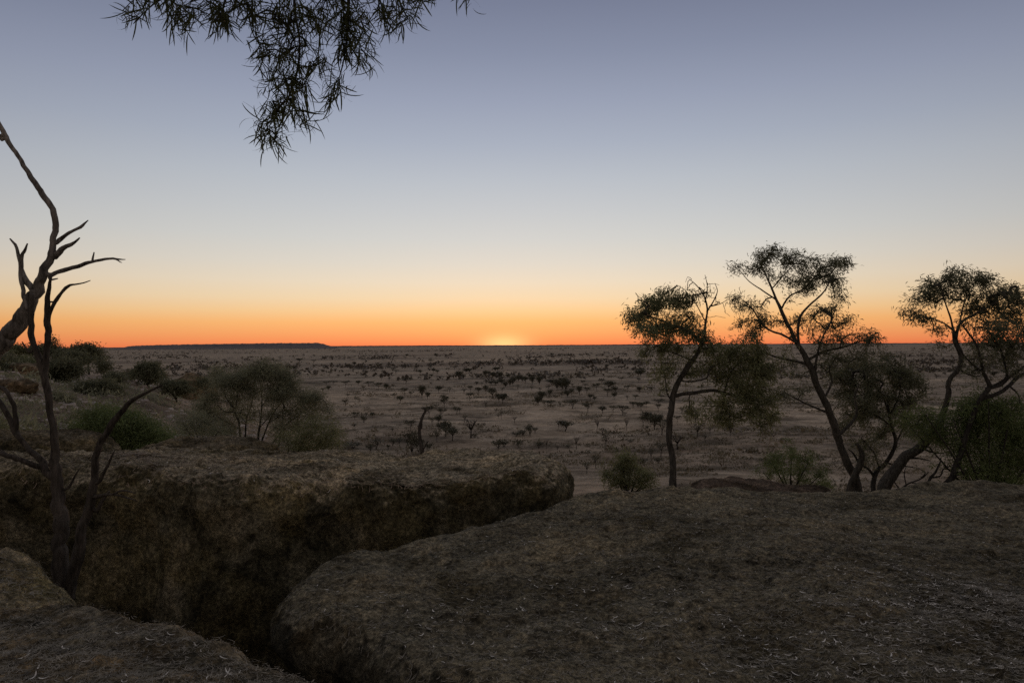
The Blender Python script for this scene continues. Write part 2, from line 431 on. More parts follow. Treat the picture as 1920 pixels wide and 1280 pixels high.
# ------------------------------------------------------------------ mesa on the horizon
def make_mesa():
    D = 9000.0; nx, ny = 260, 24
    x0, x1 = (205 - 960) / F * D, (635 - 960) / F * D
    X = np.linspace(x0, x1, nx)
    pxs = X / D * F + 960
    prof = np.interp(pxs, [205, 228, 240, 258, 300, 420, 520, 596, 604, 618, 635], [-3, -1, 2.0, 3.2, 4.2, 5.6, 6.2, 6.3, 4.8, 1.0, -3]) / F * D
    bumps = np.abs(fbm(np.stack([X / 40, 0 * X, 0 * X], -1), 3, 5)) * 6 * np.clip(prof / 30, 0, 1)
    V = []
    for j in range(ny):
        t = j / (ny - 1)
        f = min(1, t / 0.34); f = 0.30 * min(1, f / 0.5) + 0.7 * max(0, f - 0.5) / 0.5 if f < 1 else 1
        b = fbm(np.stack([X / 400, np.full(nx, t * 5), 0 * X], -1), 4, 6) * 160 * (1 - f)
        yy = D + (t - 0.4) * 2600 + b; xx = X * yy / D
        z = -27 + (prof + 27 + bumps * (t > 0.3)) * f
        V.append(np.stack([xx, yy, z * yy / D], -1))
    for s in (0,):
        V.append(np.stack([X * 1.29, np.full(nx, D + 2600), np.full(nx, -27.0)], -1))
    ny = len(V); V = np.concatenate(V)
    i = np.arange(ny - 1)[:, None] * nx; j = np.arange(nx - 1)[None, :]
    q = np.stack([i + j, i + j + 1, i + nx + j + 1, i + nx + j], -1).reshape(-1, 4)
    o = link('mesa_hill', mesh_np('mesa_hill', V, q, None, M_mesa)); tag(o, kind='structure')
make_mesa()

def make_rise():
    a = np.linspace(-0.75, 0.75, 600); D = 21000.0; V = []
    P = np.stack([a * 9, 0 * a, 0 * a], -1)
    top = 2 + 9 * np.clip(fbm(P, 3, 61) + 0.35, 0, 1) + 7 * np.abs(fbm(np.stack([a * 320, 0 * a, 0 * a], -1), 3, 62))
    for dd, k in ((0, 0), (150, 0.75), (500, 1.0), (1500, 1.0), (2500, 0)):
        V.append(np.stack([np.tan(a) * (D + dd), np.full(600, D + dd), -26 + (26 + top) * k], -1))
    n = 600; V = np.concatenate(V); i = np.arange(4)[:, None] * n; j = np.arange(n - 1)[None, :]
    q = np.stack([i + j, i + j + 1, i + n + j + 1, i + n + j], -1).reshape(-1, 4)
    tag(link('distant_hills', mesh_np('distant_hills', V, q, None, M_mesa)), kind='structure')
make_rise()

# ================================================================== rocks
def closed_smooth(P, n):
    P = np.asarray(P, float); Q = np.vstack([P[-2:], P, P[:3]])
    Q3 = np.hstack([Q, np.zeros((len(Q), 1))])
    out = []
    for i in range(2, 2 + len(P)):
        a, b, c, d = Q3[i - 1], Q3[i], Q3[i + 1], Q3[i + 2]
        t = np.linspace(0, 1, 24, endpoint=False)[:, None]
        out.append(0.5 * (2 * b + (c - a) * t + (2 * a - 5 * b + 4 * c - d) * t ** 2 + (3 * b - a - 3 * c + d) * t ** 3))
    C = np.vstack(out)[:, :2]; C2 = np.vstack([C, C[:1]])
    s = np.concatenate([[0], np.cumsum(np.linalg.norm(np.diff(C2, axis=0), axis=1))])
    # finer where the outline is near the camera
    w = 1.0 / np.clip(np.linalg.norm(C2, axis=1), 2.5, 14); cw = np.concatenate([[0], np.cumsum(0.5 * (w[1:] + w[:-1]) * np.diff(s))])
    tt = np.interp(np.linspace(0, cw[-1], n, endpoint=False), cw, s)
    return np.stack([np.interp(tt, s, C2[:, 0]), np.interp(tt, s, C2[:, 1])], -1)

def make_rock(name, label, outline, ctr, ztop, R, Rz, zbot, mat, n=(500, 80, 20, 24), amp=(0.10, 0.04, 0.016), bulge=0.08, seed=1, sc=1.0, cat='boulder', under=0.0):
    n_az, n_in, n_edge, n_side = n
    O = closed_smooth(outline, n_az); c = np.asarray(ctr, float)
    d = c - O; L = np.linalg.norm(d, axis=1)[:, None]; u = d / L
    Rr = np.minimum(R, 0.6 * L)
    rows = []
    zt = ztop(O[:, 0], O[:, 1])
    for t in np.linspace(0, 1, n_side, endpoint=False):
        b = bulge * math.sin(math.pi * min(1, t * 1.0) ** 0.8)
        xy = O - u * (b - 0.12 * (1 - t) ** 2) + u * under * (1 - np.exp(-(1 - t) * (zt - Rz - zbot) / 0.4))[:, None]; rows.append(np.column_stack([xy, zbot + (zt - Rz - zbot) * t]))
    for th in np.linspace(0, math.pi / 2, n_edge, endpoint=False):
        xy = O + u * Rr * (1 - math.cos(th)); rows.append(np.column_stack([xy, ztop(xy[:, 0], xy[:, 1]) - Rz * (1 - math.sin(th))]))
    for s in np.linspace(0, 0.985, n_in):
        a = O + u * Rr; xy = a + (c - a) * s; rows.append(np.column_stack([xy, ztop(xy[:, 0], xy[:, 1])]))
    G = np.stack(rows); m = len(G)
    dI = np.gradient(G, axis=0); dJ = np.roll(G, -1, 1) - np.roll(G, 1, 1)
    N = np.cross(dJ, dI); N /= np.linalg.norm(N, axis=2)[..., None] + 1e-9
    if N[-5, :, 2].mean() < 0: N = -N
    V = G.reshape(-1, 3); NN = N.reshape(-1, 3)
    k = seed * 3.7
    lump = np.abs(fbm(V / (0.55 * sc) + k, 3, seed))
    disp = amp[0] * fbm(V / (1.3 * sc) + k, 3, seed + 1) - amp[1] * 1.3 * lump + amp[1] * fbm(V / (0.22 * sc) + k, 4, seed + 2) + amp[2] * fbm(V / (0.055 * sc) + k, 3, seed + 3)
    V = V + NN * disp[:, None]
    base = np.array([c[0], c[1], zbot])
    i = np.arange(m - 1)[:, None] * n_az; j = np.arange(n_az)[None, :]; kk = (j + 1) % n_az
    q = np.stack([i + j, i + kk, i + n_az + kk, i + n_az + j], -1).reshape(-1, 4)
    Vc = V[-n_az:].mean(0); V = np.vstack([V, Vc]); j = np.arange(n_az)
    t = np.stack([(m - 1) * n_az + j, (m - 1) * n_az + (j + 1) % n_az, np.full(n_az, m * n_az)], -1)
    # orientation
    e = V[q[len(q) // 2]]; 
    o = link(name, mesh_np(name, V - base, q, t, mat), loc=base)
    tag(o, label, cat)
    return o, V[:-1], NN

slab_outline = [(0.75, 1.6), (0.55, 2.2), (0.15, 2.55), (-0.20, 2.82), (-0.46, 3.08), (-0.70, 3.38), (-0.98, 3.64), (-1.25, 3.82), (-1.47, 4.1), (-1.52, 4.5), (-1.32, 5.1), (-0.84, 5.7), (-0.30, 6.1), (0.18, 6.45), (0.62, 6.9),
                (1.1, 7.1), (2.2, 7.35), (3.4, 7.3), (5.5, 7.4), (8, 7.2), (10, 5.5), (10, 2), (7.5, -1.5), (3.5, -2.5), (1.2, -2.4), (0.7, -1.0), (0.8, 0.5)]
def z_slab(x, y):
    z = -1.50 + 0.03 * np.exp(-((x - 2.6) ** 2 / 3.0 + (y - 6.2) ** 2 / 1.6)) + 0.10 * np.clip((x - 0.3) / 4, 0, 1) * np.clip((4.6 - y) / 2, 0, 1)
    return z + 0.03 * np.sin(x * 1.7 + y * 0.9)
slab, slabV, slabN = make_rock('rock_slab', 'broad dark rock slab in the foreground, strewn with curled pale leaves', slab_outline, (3.0, 3.9), z_slab, 0.34, 0.27, -4.8, M_slab,
                               n=(1150, 190, 26, 40), amp=(0.04, 0.026, 0.012), bulge=0.0, seed=2, cat='rock slab', under=0.38)

long_outline = [(-9.6, 6.2), (-7.5, 6.3), (-6, 6.45), (-5, 6.6), (-4.2, 6.72), (-3.55, 6.72), (-3.15, 6.45), (-2.7, 6.30), (-2.2, 6.38), (-1.5, 6.6), (-0.8, 6.75), (-0.1, 6.85), (0.35, 6.95),
                (0.58, 7.25), (0.66, 7.75), (0.42, 8.3), (-0.3, 8.65), (-2, 8.8), (-4, 8.8), (-6, 8.8), (-8, 8.7), (-9.8, 8.3), (-10.2, 7.2)]
def z_long(x, y):
    z = -1.25 - 0.035 * np.clip((x + 2.6) / 0.8, 0, 1) + 0.02 * np.sin(x * 0.9 + 1.0) - 0.035 * (y - 7.6)
    z = z + 0.05 * np.exp(-((x + 4.0) ** 2) / 0.7) - 0.05 * np.exp(-((x + 3.6) ** 2 + (y - 6.7) ** 2) / 0.25) - 0.05 * np.exp(-((x + 1.1) ** 2) / 1.2)
    return z
longb, longV, longN = make_rock('boulder', 'long rounded boulder with a dark lichen-streaked face across the crevice', long_outline, (-4.2, 7.6), z_long, 0.38, 0.30, -4.8, M_long,
                                n=(1150, 60, 30, 70), amp=(0.09, 0.040, 0.016), bulge=0.12, seed=5, under=0.16)

rocka, rockaV, rockaN = make_rock('boulder', 'small mossy brown rock below the bare tree at the left edge',
    [(-5.2, 2.9), (-3.6, 3.0), (-2.7, 3.15), (-2.22, 3.4), (-2.15, 3.75), (-2.5, 4.05), (-3.0, 4.3), (-3.9, 4.5), (-5.0, 4.5), (-5.5, 3.7)], (-3.7, 3.75),
    lambda x, y: -1.225 - 0.24 * np.clip((x + 2.95) / 0.8, 0, 1.2) ** 1.2 + 0.02 * np.sin(3 * x), 0.42, 0.30, -4.8, M_moss, n=(680, 70, 22, 24), amp=(0.05, 0.03, 0.014), seed=8)
rockb, rockbV, rockbN = make_rock('boulder', 'grey fibrous rock filling the bottom left corner of the foreground',
    [(-4.2, 1.2), (-2.2, 0.9), (-0.65, 1.3), (-0.36, 2.0), (-0.42, 2.52), (-0.82, 2.86), (-1.2, 3.1), (-1.7, 3.28), (-2.2, 3.38), (-2.9, 3.3), (-3.8, 3.3), (-4.4, 2.4)], (-2.3, 2.3),
    lambda x, y: -1.205 - 0.07 * np.clip((x + 2.0) / 1.0, -0.6, 1.3) + 0.03 * np.sin(2.6 * x + y * 2), 0.22, 0.20, -4.8, M_left, n=(900, 120, 20, 20), amp=(0.05, 0.028, 0.014), seed=11)

make_rock('boulder', 'rounded rock behind the bare dead stems, beyond the long boulder', [(-11, 10.4), (-9.5, 10.3), (-8, 10.3), (-6.9, 10.4), (-6.45, 10.8), (-6.55, 11.5), (-7.5, 12.0), (-9, 12.1), (-11, 12), (-11.6, 11.2)],
          (-8.6, 11.2), lambda x, y: -1.40 + 0.03 * np.sin(x * 1.3), 0.5, 0.34, -3.2, M_back, n=(420, 40, 16, 20), amp=(0.08, 0.04, 0.016), seed=14)
make_rock('boulder', 'low flat brown rock in front of the multi-stemmed shrub', [(-6.2, 11.3), (-5.4, 11.1), (-4.6, 11.15), (-4.1, 11.5), (-4.2, 12.1), (-5, 12.5), (-5.9, 12.3), (-6.3, 11.8)],
          (-5.2, 11.8), lambda x, y: -1.53 - 0.10 * np.clip((x + 5.0) / 0.9, 0, 1), 0.45, 0.2, -3.2, M_back, n=(320, 36, 14, 18), amp=(0.07, 0.035, 0.014), seed=17)
make_rock('boulder', 'low reddish rock at the far edge of the slab, left of the leaning trees', [(2.35, 8.6), (3.0, 8.45), (3.7, 8.5), (4.1, 8.75), (3.9, 9.3), (3.2, 9.5), (2.5, 9.3)],
          (3.2, 8.95), lambda x, y: -1.775 + 0.02 * np.sin(x * 3), 0.4, 0.14, -3.3, M_red, n=(260, 30, 12, 14), amp=(0.05, 0.03, 0.014), seed=19)

def free_rock(name, label, px, py, rx, ry, rz, seed, mat, tilt=(0, 0, 0), sink=0.35):
    """a loose outcrop: a noisy flattened ball, sat into the ground"""
    g = on_ground(px, py)
    nu, nv = 40, 24
    uu = np.arange(nu) / nu * 2 * math.pi; vv = np.linspace(-math.pi / 2, math.pi / 2, nv)
    S = np.stack([np.cos(vv)[:, None] * np.cos(uu), np.cos(vv)[:, None] * np.sin(uu), np.sin(vv)[:, None] + 0 * uu], -1).reshape(-1, 3)
    S = np.sign(S) * np.abs(S) ** 0.75
    S = S * (1 + 0.28 * fbm(S * 1.3 + seed, 4, seed))[:, None]
    S = S * np.array([rx, ry, rz])
    Rm = np.array(Matrix.Rotation(tilt[2], 3, 'Z') @ Matrix.Rotation(tilt[1], 3, 'Y') @ Matrix.Rotation(tilt[0], 3, 'X'))
    S = S @ Rm.T + np.array([0, 0, rz * (1 - 2 * sink) + 0.0])
    i = np.arange(nv - 1)[:, None] * nu; j = np.arange(nu)[None, :]; k = (j + 1) % nu
    q = np.stack([i + j, i + k, i + nu + k, i + nu + j], -1).reshape(-1, 4)
    o = link(name, mesh_np(name, S, q, None, mat), loc=g); tag(o, label, 'rock'); return o
free_rock('outcrop_rock', 'slanting brown outcrop with a pale base on the hillside', 362, 748, 1.9, 1.5, 1.4, 31, M_far_rock, (0.0, -0.5, 0.2), 0.2)
free_rock('outcrop_rock', 'low brown rocky ledge beside the hilltop bushes', 180, 700, 1.6, 1.2, 0.6, 33, M_far_rock, (0.1, 0.25, 0.1))
free_rock('outcrop_rock', 'rounded grey rock at the far left of the hillside', 18, 735, 1.0, 0.8, 0.5, 35, M_far_rock)
free_rock('outcrop_rock', 'rounded boulder on the hillside behind the upright dead stem', 45, 700, 1.2, 1.0, 0.5, 37, M_far_rock)

# ================================================================== plants
def grow(limb_pts, A, r, tip=0.0022):
    """connect the points A to the limbs with branching twigs; returns a list of (path, radii), and the unit directions at the tips"""
    nodes = limb_pts.copy(); parent = [-1] * len(nodes); nodes = list(nodes)
    d0 = np.array([np.min(np.linalg.norm(limb_pts - a, axis=1)) for a in A])
    order = np.argsort(d0); arr = np.array(nodes); cap = len(nodes) + len(A) * 5 + 8
    buf = np.zeros((cap, 3)); buf[:len(arr)] = arr; n = len(arr); n0 = n
    par = -np.ones(cap, int); cnt = np.zeros(cap); paths = []; tips = np.zeros((len(A), 3))
    for ai in order:
        a = A[ai]
        dd = np.linalg.norm(buf[:n] - a, axis=1)
        k = int(np.argmin(dd)); L = dd[k]
        p0 = buf[k]; m = 4 if L > 0.12 else 2
        side = r.normal(0, 1, 3); side -= (a - p0) * (side @ (a - p0)) / (L * L + 1e-9)
        bend = side * L * 0.10 + np.array([0, 0, 0.10 * L])
        idx = [k]
        for s in range(1, m + 1):
            t = s / m; p = p0 + (a - p0) * t + bend * 4 * t * (1 - t) * 0.6 + r.normal(0, 0.018 * L, 3) * (s < m)
            buf[n] = p; par[n] = idx[-1]; idx.append(n); n += 1
        e = n - 1
        tips[ai] = (buf[e] - buf[idx[-2]]) / (np.linalg.norm(buf[e] - buf[idx[-2]]) + 1e-9)
        paths.append(idx)
        while e >= 0 and e >= n0:
            cnt[e] += 1; e = par[e]
    out = []
    for idx in paths:
        P = buf[idx]; c = np.maximum(cnt[idx], 1); c[0] = c[1]
        out.append((P, tip * c ** 0.48))
    return out, tips

def leaves(geo, O, D, L, W, r, curve=0.25):
    """one bent four-sided blade for every origin O, direction D"""
    n = len(O)
    L = L * r.uniform(0.65, 1.25, n)[:, None]; W = W * r.uniform(0.7, 1.3, n)[:, None]
    S = np.cross(D, r.normal(0, 1, (n, 3))); S /= np.linalg.norm(S, axis=1)[:, None] + 1e-9
    N = np.cross(S, D)
    mid = O + D * L * 0.5 + N * L * curve * r.uniform(-1, 1, (n, 1)) * 0.5
    tipp = O + D * L + np.array([0, 0, -1]) * L * 0.12
    V = np.stack([O, mid + S * W / 2, tipp, mid - S * W / 2], 1).reshape(-1, 3)
    geo.add(V, np.arange(n * 4).reshape(-1, 4))

def unit(v): return v / (np.linalg.norm(v, axis=-1, keepdims=True) + 1e-9)

def plant(name, label, cat, d, limbs, clumps, bark, leafm, leaf=(0.085, 0.011, 34, 0.10, 0.25), seed=1, group=None, step=0.07, rough=0.2, wander=0.35,
          tip=0.0042, sides=8, dens=1.35, root_ground=True, bare=None, spray=0.26, wob=1.0, rag=0.22):
    r = rng(seed)
    limb_geo = []; allp = np.zeros((0, 3))
    for li, limb in enumerate(limbs):
        px = np.array([l[0] for l in limb], float); py = np.array([l[1] for l in limb], float); w = np.array([l[2] for l in limb], float)
        if len(allp):
            pp = to_px(allp); k = np.argmin(np.hypot(pp[:, 0] - px[0], pp[:, 1] - py[0])); d0 = allp[k, 1]
            if np.hypot(pp[k, 0] - px[0], pp[k, 1] - py[0]) > 1.5:      # spring from inside the parent limb
                px = np.append(pp[k, 0], px); py = np.append(pp[k, 1], py); w = np.append(w[0], w)
        else: d0 = d
        s = np.concatenate([[0], np.cumsum(np.hypot(np.diff(px), np.diff(py)))]) / F * d
        slope = r.uniform(-1, 1) * wander
        dd = d0 + (s * slope + 0.12 * wander * np.sin(s * 2.0 + r.uniform(0, 6)) * np.minimum(s, 1)) * (li > 0) + (0.10 * np.sin(s * 1.3)) * (li == 0)
        P = at(px, py, dd); Rr = w / 2 / F * d * (0.8 if clumps else 1.0)
        C = catmull(np.column_stack([P, Rr]), step)
        J = 0.10 * wob * np.stack([fbm(np.column_stack([np.arange(len(C)) * (0.22 if wob == 1 else 0.42), np.full(len(C), q * 9.1), np.full(len(C), li * 3.3 + seed)]), 2, q) for q in range(3)], -1) * np.minimum(np.maximum(C[:, 3:4] * 5, 0.05), 0.22)
        C[1:, :3] += J[1:] - J[0]
        limb_geo.append(C); allp = np.vstack([allp, C[:, :3]])
    base = limb_geo[0][0, :3].copy()
    gz = ground_z([base[0]], [base[1]])[0]
    if root_ground and base[2] > gz - 0.15:      # carry the stem down into the ground
        C = limb_geo[0]; dirn = unit(C[0, :3] - C[min(3, len(C) - 1), :3]); dirn = unit(np.array([dirn[0] * 0.5, dirn[1] * 0.5, -1.0]))
        h = base[2] - gz + 0.25; k = max(2, int(h / step))
        ext = np.array([np.append(C[0, :3] + dirn * h * t / abs(dirn[2]), C[0, 3] * (1 + 0.25 * t)) for t in np.linspace(1, 0, k, endpoint=False)])
        limb_geo[0] = np.vstack([ext, C]); base = limb_geo[0][0, :3].copy()
    root = bpy.data.objects.new(name, None); col.objects.link(root); root.location = base; root.empty_display_size = 0.2
    tag(root, label, cat, group)
    for li, C in enumerate(limb_geo):
        g = Geo(); tube(g, C[:, :3], C[:, 3], sides if li == 0 else max(5, sides - 2), rough, seed + li)
        link('trunk' if li == 0 else 'branch', g.mesh('trunk' if li == 0 else 'branch', bark, base), root)
    if not clumps: return root
    A = []; out = []
    for c in clumps:
        cx, cy, rx, ry, n = c[:5]; dz = c[5] if len(c) > 5 else r.uniform(-0.25, 0.25) * min(1.6, d / 12)
        n = max(2, int(n * dens))
        v = r.normal(0, 1, (n, 3)); v = unit(v) * (r.uniform(0.05, 1.0, (n, 1)) ** 0.5 * np.exp(r.normal(0, rag, (n, 1))))
        rd = rx / F * d
        P = at(cx + v[:, 0] * rx * 1.08, cy + v[:, 2] * ry * 1.22, d + dz + v[:, 1] * rd)
        A.append(P); out.append(unit(np.column_stack([v[:, 0], v[:, 1], v[:, 2]]) + 0.01))
    A = np.vstack(A); out = np.vstack(out)
    tw, tips = grow(allp[:: max(1, int(0.12 / step))], A, r, tip)
    g = Geo()
    for P, R in tw: tube(g, P, R, 4)
    if bare:
        Bp = np.vstack([at(cx + r.uniform(-1, 1, n) * rx, cy + r.uniform(-1, 1, n) * ry, d + r.uniform(-0.3, 0.3, n)) for cx, cy, rx, ry, n in bare])
        for P, R in grow(allp[:: max(1, int(0.12 / step))], Bp, r, tip * 0.8)[0]: tube(g, P, R, 4)
    o = link('twigs', g.mesh('twigs', bark, base), root); tag(o, kind='stuff')
    Lf, Wf, per, tr, droop = leaf
    if per:
        n = len(A); k = r.poisson(per * r.uniform(0.5, 1.5, n)) + 1
        I = np.repeat(np.arange(n), k); m = len(I)
        O = A[I] - tips[I] * (r.uniform(-0.15, 1.0, (m, 1)) * spray) + r.normal(0, 1, (m, 3)) * tr * np.array([1, 1, 0.8])
        D = unit(tips[I] * 0.55 + out[I] * 0.35 + r.normal(0, 0.62, (m, 3)) + np.array([0, 0, -droop]))
        g = Geo(); leaves(g, O, D, Lf, Wf, r)
        o = link('foliage', g.mesh('foliage', leafm, base, smooth=False), root); tag(o, kind='stuff')
    return root

# ------------------------------------------------------------------ dead trees at the left
plant('dead_tree', 'pale weathered dead tree leaning in from the left edge with a tall bent limb', 'dead tree', 5.4,
      [[(-420, 1200, 50), (-300, 960, 44), (-180, 810, 37), (-80, 720, 31), (0, 655, 28), (40, 608, 26), (67, 560, 20), (84, 520, 16), (97, 484, 12.5), (104, 455, 11), (107, 430, 11), (105, 405, 11), (85, 370, 10), (60, 333, 9), (36, 295, 8), (12, 255, 8), (-10, 215, 8), (-30, 170, 6)],
       [(66, 548, 12), (46, 518, 9.5), (40, 492, 6.5), (33, 465, 5.5), (27, 455, 4), (20, 447, 2.5)],
       [(41, 502, 8), (40, 480, 6), (46, 468, 4.5), (52, 456, 2)],
       [(40, 500, 7), (38, 520, 6.5), (42, 545, 7), (46, 562, 7), (50, 582, 5)],
       [(107, 455, 8), (125, 440, 6), (150, 426, 5.5), (158, 420, 4), (165, 412, 2)],
       [(108, 449, 5), (115, 444, 4.5), (123, 438, 3)],
       [(101, 480, 12), (115, 466, 9), (132, 457, 6.5), (140, 452, 4.5), (148, 445, 2.5)],
       [(102, 462, 6), (94, 470, 6), (92, 486, 5), (95, 494, 5)],
       [(96, 515, 9), (112, 509, 7.5), (140, 500, 7), (170, 491, 6), (190, 487, 4.5), (206, 484.5, 4), (220, 486, 3.2), (234, 487, 1.5)],
       [(174, 490, 3.5), (175, 481, 3), (177, 473, 2)],
       [(218, 486, 2.5), (224, 489, 2), (228, 491, 1)],
       [(93, 524, 4), (108, 522, 2)],
       [(-5, 258, 7), (-20, 262, 6), (-50, 250, 4)], [(2, 262, 6), (8, 258, 5)]],
      None, M_dead_pale, None, seed=41, step=0.028, rough=0.22, wob=0.55, wander=0.25, sides=14)
plant('dead_tree', 'dark multi-stemmed dead tree rising from the crevice before the long boulder', 'dead tree', 4.75,
      [[(112, 1130, 31.88), (111, 1060, 27.75), (109, 1000, 25.39), (105, 940, 23.03), (97, 885, 20.07), (100, 840, 14.76), (93, 790, 12.99), (85, 740, 11.81), (81, 700, 12.96), (85, 650, 10.44), (85, 605, 11.05), (84, 570, 9.35), (88, 540, 6.8), (92, 520, 4.25)],
       [(85, 612, 8.5), (92, 585, 7.22), (104, 562, 6.8), (117, 546, 5.95), (126, 537, 5.1), (134, 534, 3.4), (150, 532, 2.55), (168, 526, 1.36)],
       [(88, 566, 3.4), (103, 566, 2.98)], [(90, 590, 5.1), (92, 576, 4.25), (91, 570, 2.55)],
       [(88, 640, 5.1), (94, 626, 3.83), (95, 610, 2.12)],
       [(82, 700, 10.8), (70, 665, 11.05), (60, 635, 9.78), (57, 605, 11.05), (58, 575, 11.05), (61, 550, 9.35)],
       [(56, 660, 4.25), (48, 650, 3.4), (41, 641, 1.7)],
       [(97, 892, 15.35), (80, 868, 11.81), (55, 840, 10.8), (30, 812, 11.05), (24, 800, 10.2), (14, 775, 9.35), (0, 754, 8.5), (-20, 735, 7.65), (-50, 690, 5.95)],
       [(29, 810, 9.35), (28, 780, 8.5), (21, 752, 7.65), (10, 732, 7.65), (-6, 722, 6.8), (-40, 700, 5.1)],
       [(72, 874, 10.2), (42, 862, 8.5), (0, 848, 7.65), (-40, 835, 5.95)],
       [(30, 862, 5.1), (5, 846, 3.4), (-10, 838, 2.55)],
       [(128, 1125, 23.62), (148, 1040, 21.25), (160, 985, 17.71), (172, 945, 15.35), (180, 905, 12.96), (180, 870, 13.68), (183, 850, 12.24), (196, 820, 11.9), (212, 795, 10.2), (232, 768, 8.93), (248, 752, 7.65), (272, 738, 5.95), (296, 726, 4.25), (306, 722, 2.55)],
       [(224, 780, 4.25), (232, 768, 3.4), (242, 752, 2.12)],
       [(186, 905, 6.8), (196, 885, 5.1), (206, 866, 4.25), (214, 846, 2.12)],
       [(184, 930, 7.65), (205, 926, 4.25), (232, 930, 3.4), (258, 938, 1.7)], [(212, 926, 3.4), (230, 920, 3.4), (254, 925, 2.12)],
       [(182, 955, 7.65), (194, 936, 5.95), (206, 920, 3.4)],
       [(128, 915, 5.1), (140, 893, 3.4), (152, 875, 2.12)]],
      None, M_dead_dark, None, seed=43, step=0.028, rough=0.22, wob=0.55, wander=0.22, sides=14)
plant('dead_stump', 'charred leaning snag with a forked top just behind the long boulder', 'stump', 14,
      [[(797, 880, 9), (793, 850, 8.25), (790, 825, 6.75), (789, 800, 6.375), (793, 782, 5.625), (798, 770, 4.125), (797, 762, 2.25)],
       [(790, 802, 3.75), (791, 790, 3), (792, 785, 1.875)], [(798, 772, 2.625), (803, 768, 1.5), (810, 766, 0.9)], [(797, 768, 2.25), (790, 765, 1.125)], [(794, 842, 3), (800, 830, 2.25), (804, 826, 1.125)]],
      None, M_dead_dark, None, seed=45, step=0.04, sides=9)

# ------------------------------------------------------------------ trees beyond the slab
LEAF_T = (0.10, 0.016, 46, 0.065, 0.30)
plant('acacia_tree', 'slender tree with bare twigs at its top, nearest the boulder gap', 'tree', 13.0,
      [[(1262, 975, 20), (1263, 905, 17), (1259, 860, 15), (1254, 802, 14), (1258, 768, 14), (1268, 732, 13), (1283, 700, 12), (1300, 675, 11), (1313, 652, 10), (1319, 636, 9)],
       [(1318, 642, 9), (1300, 627, 8), (1280, 615, 7), (1262, 609, 6), (1240, 600, 4), (1212, 590, 2.5)],
       [(1319, 640, 7), (1321, 605, 5), (1325, 578, 4), (1318, 552, 3), (1303, 532, 2), (1290, 522, 1)],
       [(1325, 585, 4), (1338, 563, 3), (1345, 545, 2), (1340, 530, 1)], [(1322, 565, 3), (1326, 540, 2), (1321, 515, 1)], [(1321, 600, 3), (1305, 570, 2), (1285, 545, 1.5), (1270, 535, 1)], [(1330, 575, 2.5), (1350, 570, 2), (1365, 562, 1)],
       [(1262, 742, 10), (1290, 734, 9), (1330, 730, 9), (1362, 735, 8), (1385, 742, 6), (1415, 757, 4)],
       [(1285, 715, 4), (1308, 713, 4), (1325, 708, 4), (1331, 692, 4), (1350, 680, 3), (1375, 660, 2)],
       [(1358, 733, 6), (1364, 712, 5), (1378, 688, 4), (1402, 668, 3)], [(1362, 735, 4), (1356, 755, 4), (1365, 775, 3), (1385, 785, 2)],
       [(1258, 748, 5), (1250, 735, 3.5), (1246, 700, 2)], [(1300, 677, 5), (1275, 665, 3), (1245, 655, 2)]],
      [(1205, 585, 34, 24, 12), (1232, 562, 30, 18, 12), (1268, 570, 40, 24, 17), (1180, 605, 18, 14, 5), (1215, 620, 38, 22, 13), (1255, 615, 40, 22, 14), (1290, 600, 28, 32, 10),
       (1222, 655, 36, 20, 9), (1262, 650, 36, 18, 9), (1300, 640, 24, 18, 6), (1245, 690, 22, 22, 5), (1240, 715, 20, 22, 5), (1325, 620, 14, 20, 3),
       (1345, 665, 44, 30, 22), (1395, 660, 44, 30, 24), (1425, 695, 40, 36, 26), (1385, 712, 46, 34, 24), (1415, 752, 44, 36, 28), (1440, 785, 20, 24, 10), (1375, 775, 40, 24, 12), (1335, 755, 30, 18, 7), (1310, 690, 30, 18, 8), (1340, 700, 24, 16, 6), (1300, 775, 22, 18, 5), (1345, 790, 18, 14, 3)],
      M_bark, M_leaf, LEAF_T, seed=51, dens=1.75, bare=[(1315, 545, 34, 26, 34), (1350, 575, 22, 22, 16), (1295, 560, 20, 24, 10)])
